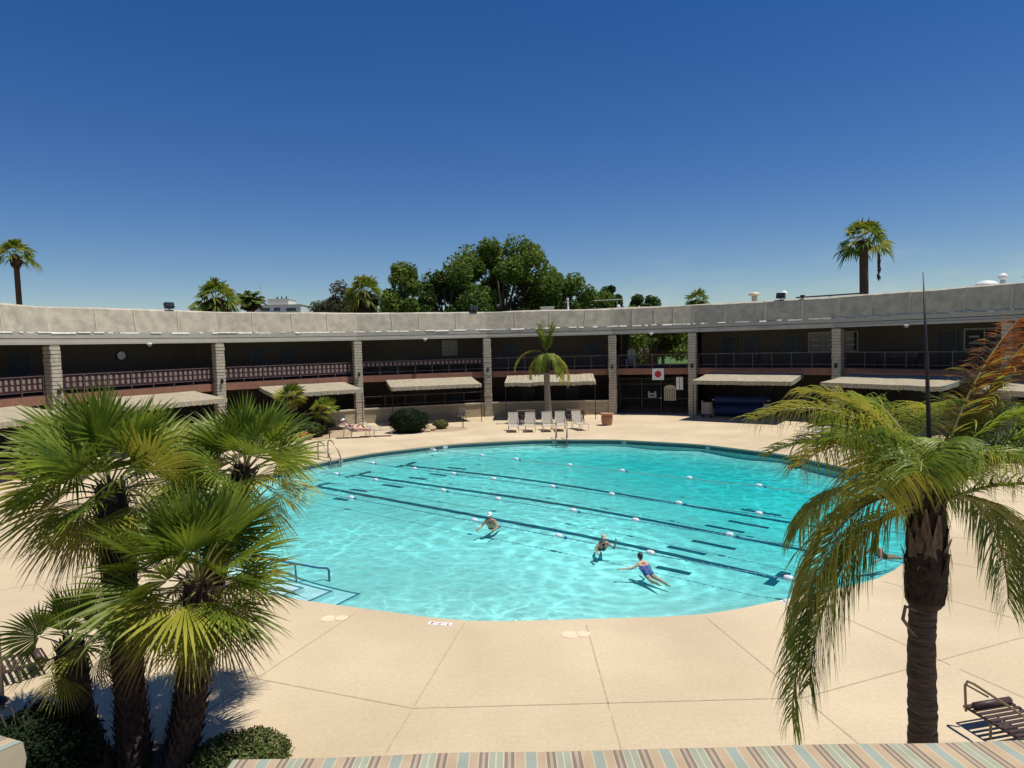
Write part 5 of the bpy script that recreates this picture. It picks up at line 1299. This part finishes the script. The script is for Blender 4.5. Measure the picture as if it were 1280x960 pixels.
# ------------------------------------------------------------------ people
class Body:
    def __init__(s): s.m = MB()
    def cap(s, p, q, r1, r2):
        p, q = Vector(p), Vector(q); s.m.ball(p, r1, 12); s.m.ball(q, r2, 12); s.m.tube([p, q], [r1, r2], 12)
    def ell(s, c, r): s.m.ball(c, r, 14)
    def hand(s, w, d, n, sc=1.):
        """palm and five curled fingers; w wrist, d pointing direction, n back of hand normal"""
        w, d, n = Vector(w), Vector(d).normalized(), Vector(n).normalized(); u = d.cross(n).normalized(); n = u.cross(d)
        for k in (-1, 0, 1): s.cap(w+d*.01, w+d*.085*sc+u*.028*k*sc, .022, .017)
        for k, l in ((-1.5,.062), (-.5,.078), (.5,.082), (1.5,.068)):
            b = w+d*.09*sc+u*.021*k*sc; mdl = b+d*l*.55-n*.012; e = mdl+d*l*.4-n*.03; s.cap(b, mdl, .0105, .010); s.cap(mdl, e, .010, .009)
        b = w+d*.03+u*.03; s.cap(b, b+u*.035+d*.03, .013, .011); s.cap(b+u*.035+d*.03, b+u*.045+d*.06-n*.008, .011, .009)
    def head(s, c, f, up=(0,0,1)):
        c, f, up = Vector(c), Vector(f).normalized(), Vector(up).normalized(); u = f.cross(up).normalized(); up = u.cross(f)
        s.ell(c+up*.02, (.080,.085,.100)); s.ell(c+f*.025-up*.055, (.056,.062,.058)); s.cap(c+f*.086+up*.012, c+f*.108-up*.022, .010, .015)
        for k in (-1, 1): s.ell(c+u*.080*k-up*.005-f*.005, (.013,.022,.030)); s.cap(c+f*.072+up*.035+u*.028*k, c+f*.066+up*.033+u*.045*k, .012, .012)
        s.cap(c+f*.082-up*.052-u*.015, c+f*.082-up*.052+u*.015, .009, .009)
        return c, f, u, up
    def finish(s, name, mt, parent, vox=.0085):
        o = s.m.build(name, mt, parent, True); md = o.modifiers.new('skin', 'REMESH'); md.mode = 'VOXEL'; md.voxel_size = vox; md.use_smooth_shade = True
        sm = o.modifiers.new('soft', 'SMOOTH'); sm.factor = .5; sm.iterations = 3
        return o
def face(fr, parent, glasses=False):
    c, f, u, up = fr
    for k in (-1, 1):
        m = MB(); m.ball(c+f*.076+up*.018+u*.034*k, .011 if not glasses else .024, 8); m.build('eye' if not glasses else 'sunglass_lens', M_BLACK, parent, True)
    m = MB(); m.ball(c+f*.090-up*.052, (.02,.012,.006), 8); m.build('mouth', mat('lips', (.35,.10,.09), .5), parent, True)
def cap_shell(fr, parent, mt, brim=True, name='cap'):
    c, f, u, up = fr; m = MB(); V = []; k, h = 16, 6
    for i in range(h+1):
        a = PI/2*i/h
        for j in range(k):
            w = 2*PI*j/k; V.append(c+up*(.030+.100*math.sin(a))+(f*math.cos(w)*.098+u*math.sin(w)*.092)*max(.02, math.cos(a)))
    m.add(V, [(i*k+j, i*k+(j+1) % k, (i+1)*k+(j+1) % k, (i+1)*k+j) for i in range(h) for j in range(k)])
    if brim:
        A = [c+up*.034+f*(.085*math.cos(a))+u*.085*math.sin(a) for a in [PI*.5*(q/6-1)+0 for q in range(13)]]
        Bm = [c+up*.022+f*(.165*math.cos(a)+.005)+u*.088*math.sin(a) for a in [PI*.5*(q/6-1) for q in range(13)]]
        m.add(A+Bm, [(i, i+1, 14+i, 13+i) for i in range(12)])
    m.build(name, mt, parent, True)
def torso(b, hip, chest, neck, lat, fwd, k=1.):
    """trunk from hip to neck; lat = unit across the body, fwd = unit to the front"""
    hip, chest, neck, lat = Vector(hip), Vector(chest), Vector(neck), Vector(lat)
    for s in (-1, 1):
        b.cap(hip+lat*.075*s*k, hip.lerp(chest,.5)+lat*.065*s*k, .105*k, .095*k); b.cap(hip.lerp(chest,.5)+lat*.065*s*k, chest+lat*.085*s*k, .095*k, .105*k)
        b.cap(chest+lat*.085*s*k, neck.lerp(chest,.28)+lat*.145*s*k, .095*k, .062*k)
        b.cap(neck.lerp(chest,.1), neck.lerp(chest,.25)+lat*.13*s*k, .05*k, .06*k)
def limb(b, a, m, e, r): b.cap(a, m, r[0], r[1]); b.cap(m, e, r[1]*.98, r[2])
def foot(b, ankle, d): a, d = Vector(ankle), Vector(d).normalized(); b.cap(a-d*.03-UP*.03, a+d*.14-UP*.045, .035, .026)

# 1: man in white cap, chest out of the water, facing the viewer's left
r = thing('person', 'bather in white cap standing chest-deep beside the nearest lane rope', 'person', (-.80,21.25,WZ-.05), rad(-105), 'people in the pool')
b = Body(); hd = b.head((.02,0,.47), (1,0,-.12)); b.cap((0,0,.27),(.01,0,.40),.055,.052)
torso(b, (-.26,0,-.06), (-.06,0,.12), (0,0,.30), (0,1,0), (1,0,0), 1.05)
limb(b, (0,.20,.20),(.08,.32,.0),(.28,.24,-.03), (.056,.045,.032)); b.hand((.28,.24,-.03),(1,-.3,-.1),(0,0,1))
limb(b, (0,-.20,.20),(.06,-.34,.01),(.24,-.40,-.04), (.056,.045,.032)); b.hand((.24,-.40,-.04),(1,-.2,-.1),(0,0,1))
for s in (-1,1):
    limb(b, (-.26,.09*s,-.10),(-.62,.12*s,-.16),(-.98,.10*s,-.24), (.085,.062,.042)); foot(b, (-.98,.10*s,-.24), (-1,0,-.1))
b.finish('body', M_SKIN, r); face(hd, r, True); cap_shell(hd, r, M_CAPW)
q = Body(); q.cap((-.27,.07,-.07),(-.27,-.07,-.07),.118,.118)
for s in (-1,1): q.cap((-.28,.09*s,-.10),(-.48,.11*s,-.14),.10,.085)
q.finish('swim_trunks', M_SWIMK, r, .012)
# 2: woman in beige cap and dark suit, one hand raised
r = thing('person', 'bather in beige cap and dark swimsuit with one hand raised', 'person', (2.45,18.75,WZ-.05), rad(-80), 'people in the pool')
b = Body(); hd = b.head((.03,0,.37), (1,.15,-.1)); b.cap((0,0,.18),(.02,0,.30),.048,.046)
torso(b, (-.24,.0,-.10), (-.05,0,.05), (0,0,.20), (0,1,0), (1,0,0), .92)
limb(b, (0,.175,.12),(.08,.36,-.03),(.10,.42,.20), (.048,.038,.027)); b.hand((.10,.42,.20),(.1,.1,1),(0,1,0))
limb(b, (0,-.175,.12),(.06,-.31,-.02),(.24,-.30,-.05), (.048,.038,.027)); b.hand((.24,-.30,-.05),(1,-.2,-.1),(0,0,1))
for s in (-1,1):
    limb(b, (-.25,.085*s,-.10),(-.58,.13*s+.06,-.15),(-.88,.12*s+.16,-.20), (.08,.056,.038)); foot(b, (-.88,.12*s+.16,-.20), (-1,.2,0))
b.finish('body', M_SKIN, r); face(hd, r, True); cap_shell(hd, r, M_CAPB)
q = Body(); torso(q, (-.24,0,-.10), (-.06,0,.04), (-.03,0,.08), (0,.92,0), (1,0,0), .97); q.finish('swimsuit', M_SWIMK, r, .012)
# 3: dark haired woman seen from behind, swimming away, legs trailing to the right
r = thing('person', 'dark haired swimmer in blue patterned suit seen from behind', 'person', (3.22,17.05,WZ-.06), rad(112), 'people in the pool')
b = Body(); hd = b.head((.16,0,.31), (1,0,.05)); b.cap((.06,0,.13),(.14,0,.25),.05,.048)
torso(b, (-.34,0,-.13), (-.10,0,.03), (.07,0,.15), (0,1,0), (.4,0,-1), .97)
limb(b, (.0,.18,.08),(.10,.38,-.02),(.22,.62,-.03), (.05,.04,.029)); b.hand((.22,.62,-.03),(.5,1,0),(0,0,1))
limb(b, (.0,-.18,.08),(.12,-.30,-.08),(.34,-.32,-.10), (.05,.04,.029)); b.hand((.34,-.32,-.10),(1,-.1,0),(0,0,1))
limb(b, (-.36,.085,-.16),(-.68,.10,-.24),(-.98,.10,-.20), (.088,.06,.04)); foot(b, (-.98,.10,-.20), (-1,0,.2))
limb(b, (-.36,-.085,-.16),(-.66,-.16,-.22),(-.96,-.24,-.28), (.088,.06,.04)); foot(b, (-.96,-.24,-.28), (-1,-.2,.2))
b.finish('body', M_SKIN2, r); face(hd, r)
q = Body(); torso(q, (-.35,0,-.13), (-.14,0,.01), (-.10,0,.03), (0,.97,0), (.4,0,-1), 1.03); q.finish('swimsuit', M_SWIMB, r, .012)
q = Body(); c = hd[0]; q.ell(c+Vector((-.018,0,.035)), (.092,.092,.095)); q.ell(c+Vector((-.055,0,-.03)), (.055,.075,.08)); q.finish('hair', M_HAIR, r, .012)
# 4: bather half hidden by the near palm
r = thing('person', 'bather in orange hat at the right pool edge behind the near palm', 'person', (9.45,17.55,WZ-.05), rad(200), 'people in the pool')
b = Body(); hd = b.head((.03,0,.42), (1,0,-.1)); b.cap((0,0,.22),(.02,0,.35),.052,.05)
torso(b, (-.26,0,-.08), (-.06,0,.08), (0,0,.25), (0,1,0), (1,0,0), 1.)
limb(b, (0,.19,.16),(.12,.30,-.04),(.32,.30,-.10), (.054,.043,.03)); b.hand((.32,.30,-.10),(1,0,-.1),(0,0,1))
limb(b, (0,-.19,.16),(.12,-.30,-.04),(.32,-.28,-.10), (.054,.043,.03)); b.hand((.32,-.28,-.10),(1,0,-.1),(0,0,1))
for s in (-1,1): limb(b, (-.26,.09*s,-.10),(-.60,.11*s,-.15),(-.95,.10*s,-.20), (.084,.06,.04)); foot(b, (-.95,.10*s,-.20), (-1,0,0))
b.finish('body', M_SKIN, r); face(hd, r); cap_shell(hd, r, M_CAPO, True, 'hat')
q = Body(); torso(q, (-.26,0,-.08), (-.10,0,.04), (-.07,0,.07), (0,1,0), (1,0,0), 1.04); q.finish('swimsuit', M_SWIMK, r, .012)
# 5: sunbather on the lounger by the left ladder
r = thing('person', 'sunbather in white hat and black top reclining with one knee up', 'person', (-9.95,41.75,.42), PI/2+.15)
b = Body(); hd = b.head((0,.50,.66), (0,-.9,.25), (0,.3,1)); b.cap((0,.40,.46),(0,.47,.58),.05,.048)
torso(b, (0,-.14,.12), (0,.18,.30), (0,.40,.46), (1,0,0), (0,-.5,1), .98)
limb(b, (.19,.32,.40),(.33,.10,.26),(.20,-.12,.34), (.05,.04,.03)); b.hand((.20,-.12,.34),(-.2,-1,.1),(0,0,1))
limb(b, (-.19,.32,.40),(-.34,.12,.24),(-.24,-.12,.26), (.05,.04,.03)); b.hand((-.24,-.12,.26),(.2,-1,.1),(0,0,1))
limb(b, (.09,-.18,.12),(.11,-.52,.44),(.10,-.80,.08), (.088,.062,.042)); foot(b, (.10,-.80,.09), (0,-1,0))
limb(b, (-.09,-.18,.12),(-.11,-.60,.13),(-.11,-1.0,.09), (.088,.062,.042)); foot(b, (-.11,-1.0,.10), (0,-1,.5))
b.finish('body', M_SKIN2, r); face(hd, r, True)
q = Body(); torso(q, (0,-.08,.15), (0,.18,.30), (0,.30,.38), (1,0,0), (0,-.5,1), 1.04); q.finish('top', M_SWIMK, r, .012)
q = Body(); q.cap((.08,-.15,.12),(-.08,-.15,.12),.12,.12); q.cap((.09,-.2,.13),(.10,-.34,.26),.10,.085); q.cap((-.09,-.2,.12),(-.10,-.36,.13),.10,.085); q.finish('shorts', M_PINK, r, .012)
c, f, u, up = hd; m = MB(); V = []; k = 20
for rr, hh in ((.19,.055),(.10,.065),(.095,.11),(.07,.135),(.01,.14)):
    for j in range(k): w = 2*PI*j/k; V.append(c+up*hh+(f*math.cos(w)+u*math.sin(w))*rr)
m.add(V, [(i*k+j, i*k+(j+1) % k, (i+1)*k+(j+1) % k, (i+1)*k+j) for i in range(4) for j in range(k)]); m.build('hat', M_CAPW, r, True)
o = MB(); o.bbox((0,-.58,.0), (.5,1.0,.02), 0, .03); o = o.build('beach_towel', M_PINK, None, False, (-9.95,41.75,.422)); o.rotation_euler = (0,0,PI/2+.15); tag(o, 'pink towel spread on the lounger under the sunbather', 'towel')

# ------------------------------------------------------------------ sky, sun, camera
SD = Vector((.35,-.07,1.0)).normalized()
el = math.asin(SD.z); az = math.atan2(SD.x, SD.y)
W = bpy.data.worlds.new('World'); S.world = W; W.use_nodes = True
N = W.node_tree.nodes; L = W.node_tree.links; bg = N['Background']
sk = N.new('ShaderNodeTexSky'); sk.sky_type = 'NISHITA'; sk.sun_disc = False; sk.sun_elevation = el; sk.sun_rotation = az
sk.altitude = 300; sk.air_density = 1.0; sk.dust_density = .1; sk.ozone_density = 3.0
hs = N.new('ShaderNodeHueSaturation'); hs.inputs['Saturation'].default_value = 1.36; hs.inputs['Hue'].default_value = .513; hs.inputs['Value'].default_value = 1.0
L.new(sk.outputs[0], hs.inputs['Color'])
wtc = N.new('ShaderNodeTexCoord'); wmp = N.new('ShaderNodeMapping'); wmp.inputs['Scale'].default_value = (7, 7, 26); L.new(wtc.outputs['Generated'], wmp.inputs[0])
wn = N.new('ShaderNodeTexNoise'); wn.inputs['Scale'].default_value = 1.0; wn.inputs['Detail'].default_value = 6; wn.inputs['Roughness'].default_value = .6; L.new(wmp.outputs[0], wn.inputs[0])
wr = N.new('ShaderNodeMapRange'); wr.inputs[1].default_value = .52; wr.inputs[2].default_value = .78; wr.inputs[3].default_value = 0; wr.inputs[4].default_value = .3; L.new(wn.outputs[0], wr.inputs[0])
wsp = N.new('ShaderNodeSeparateXYZ'); L.new(wtc.outputs['Generated'], wsp.inputs[0])
wz = N.new('ShaderNodeMapRange'); wz.inputs[1].default_value = .05; wz.inputs[2].default_value = .13; wz.inputs[3].default_value = 1; wz.inputs[4].default_value = 0; L.new(wsp.outputs[2], wz.inputs[0])
wx = N.new('ShaderNodeMapRange'); wx.inputs[1].default_value = .0; wx.inputs[2].default_value = .25; L.new(wsp.outputs[0], wx.inputs[0])
wm = N.new('ShaderNodeMath'); wm.operation = 'MULTIPLY'; L.new(wr.outputs[0], wm.inputs[0]); L.new(wz.outputs[0], wm.inputs[1])
wm2 = N.new('ShaderNodeMath'); wm2.operation = 'MULTIPLY'; L.new(wm.outputs[0], wm2.inputs[0]); L.new(wx.outputs[0], wm2.inputs[1])
wmix = N.new('ShaderNodeMix'); wmix.data_type = 'RGBA'; L.new(wm2.outputs[0], wmix.inputs[0]); L.new(hs.outputs[0], wmix.inputs[6]); wmix.inputs[7].default_value = (9.0, 9.2, 9.6, 1)
L.new(wmix.outputs[2], bg.inputs['Color']); bg.inputs['Strength'].default_value = .082
sun = bpy.data.lights.new('sun', 'SUN'); sun.energy = 5.0; sun.angle = rad(.5); sun.color = (1.0,.955,.88)
so = bpy.data.objects.new('sun', sun); COL.objects.link(so); so.rotation_euler = SD.to_track_quat('Z', 'Y').to_euler()
cam = bpy.data.cameras.new('camera'); co = bpy.data.objects.new('camera', cam); COL.objects.link(co); S.camera = co
pitch, roll = .0579, .0247; cp, sp = math.cos(pitch), math.sin(pitch); c, s = math.cos(roll), math.sin(roll)
rt = Vector((c, -sp*s, -cp*s)); upv = Vector((s, sp*c, cp*c)); fw = Vector((0, cp, -sp))
M = Matrix((( rt.x, upv.x, -fw.x, 0), (rt.y, upv.y, -fw.y, 0), (rt.z, upv.z, -fw.z, 5.5), (0,0,0,1)))
co.matrix_world = M; cam.sensor_width = 36; cam.lens = 849.92*36/1280; cam.clip_start = .05; cam.clip_end = 6000
S.view_settings.view_transform = 'Standard'; S.view_settings.look = 'None'; S.view_settings.exposure = 0; S.view_settings.gamma = 1
S.cycles.max_bounces = 8; S.cycles.transparent_max_bounces = 12; S.cycles.use_denoising = True
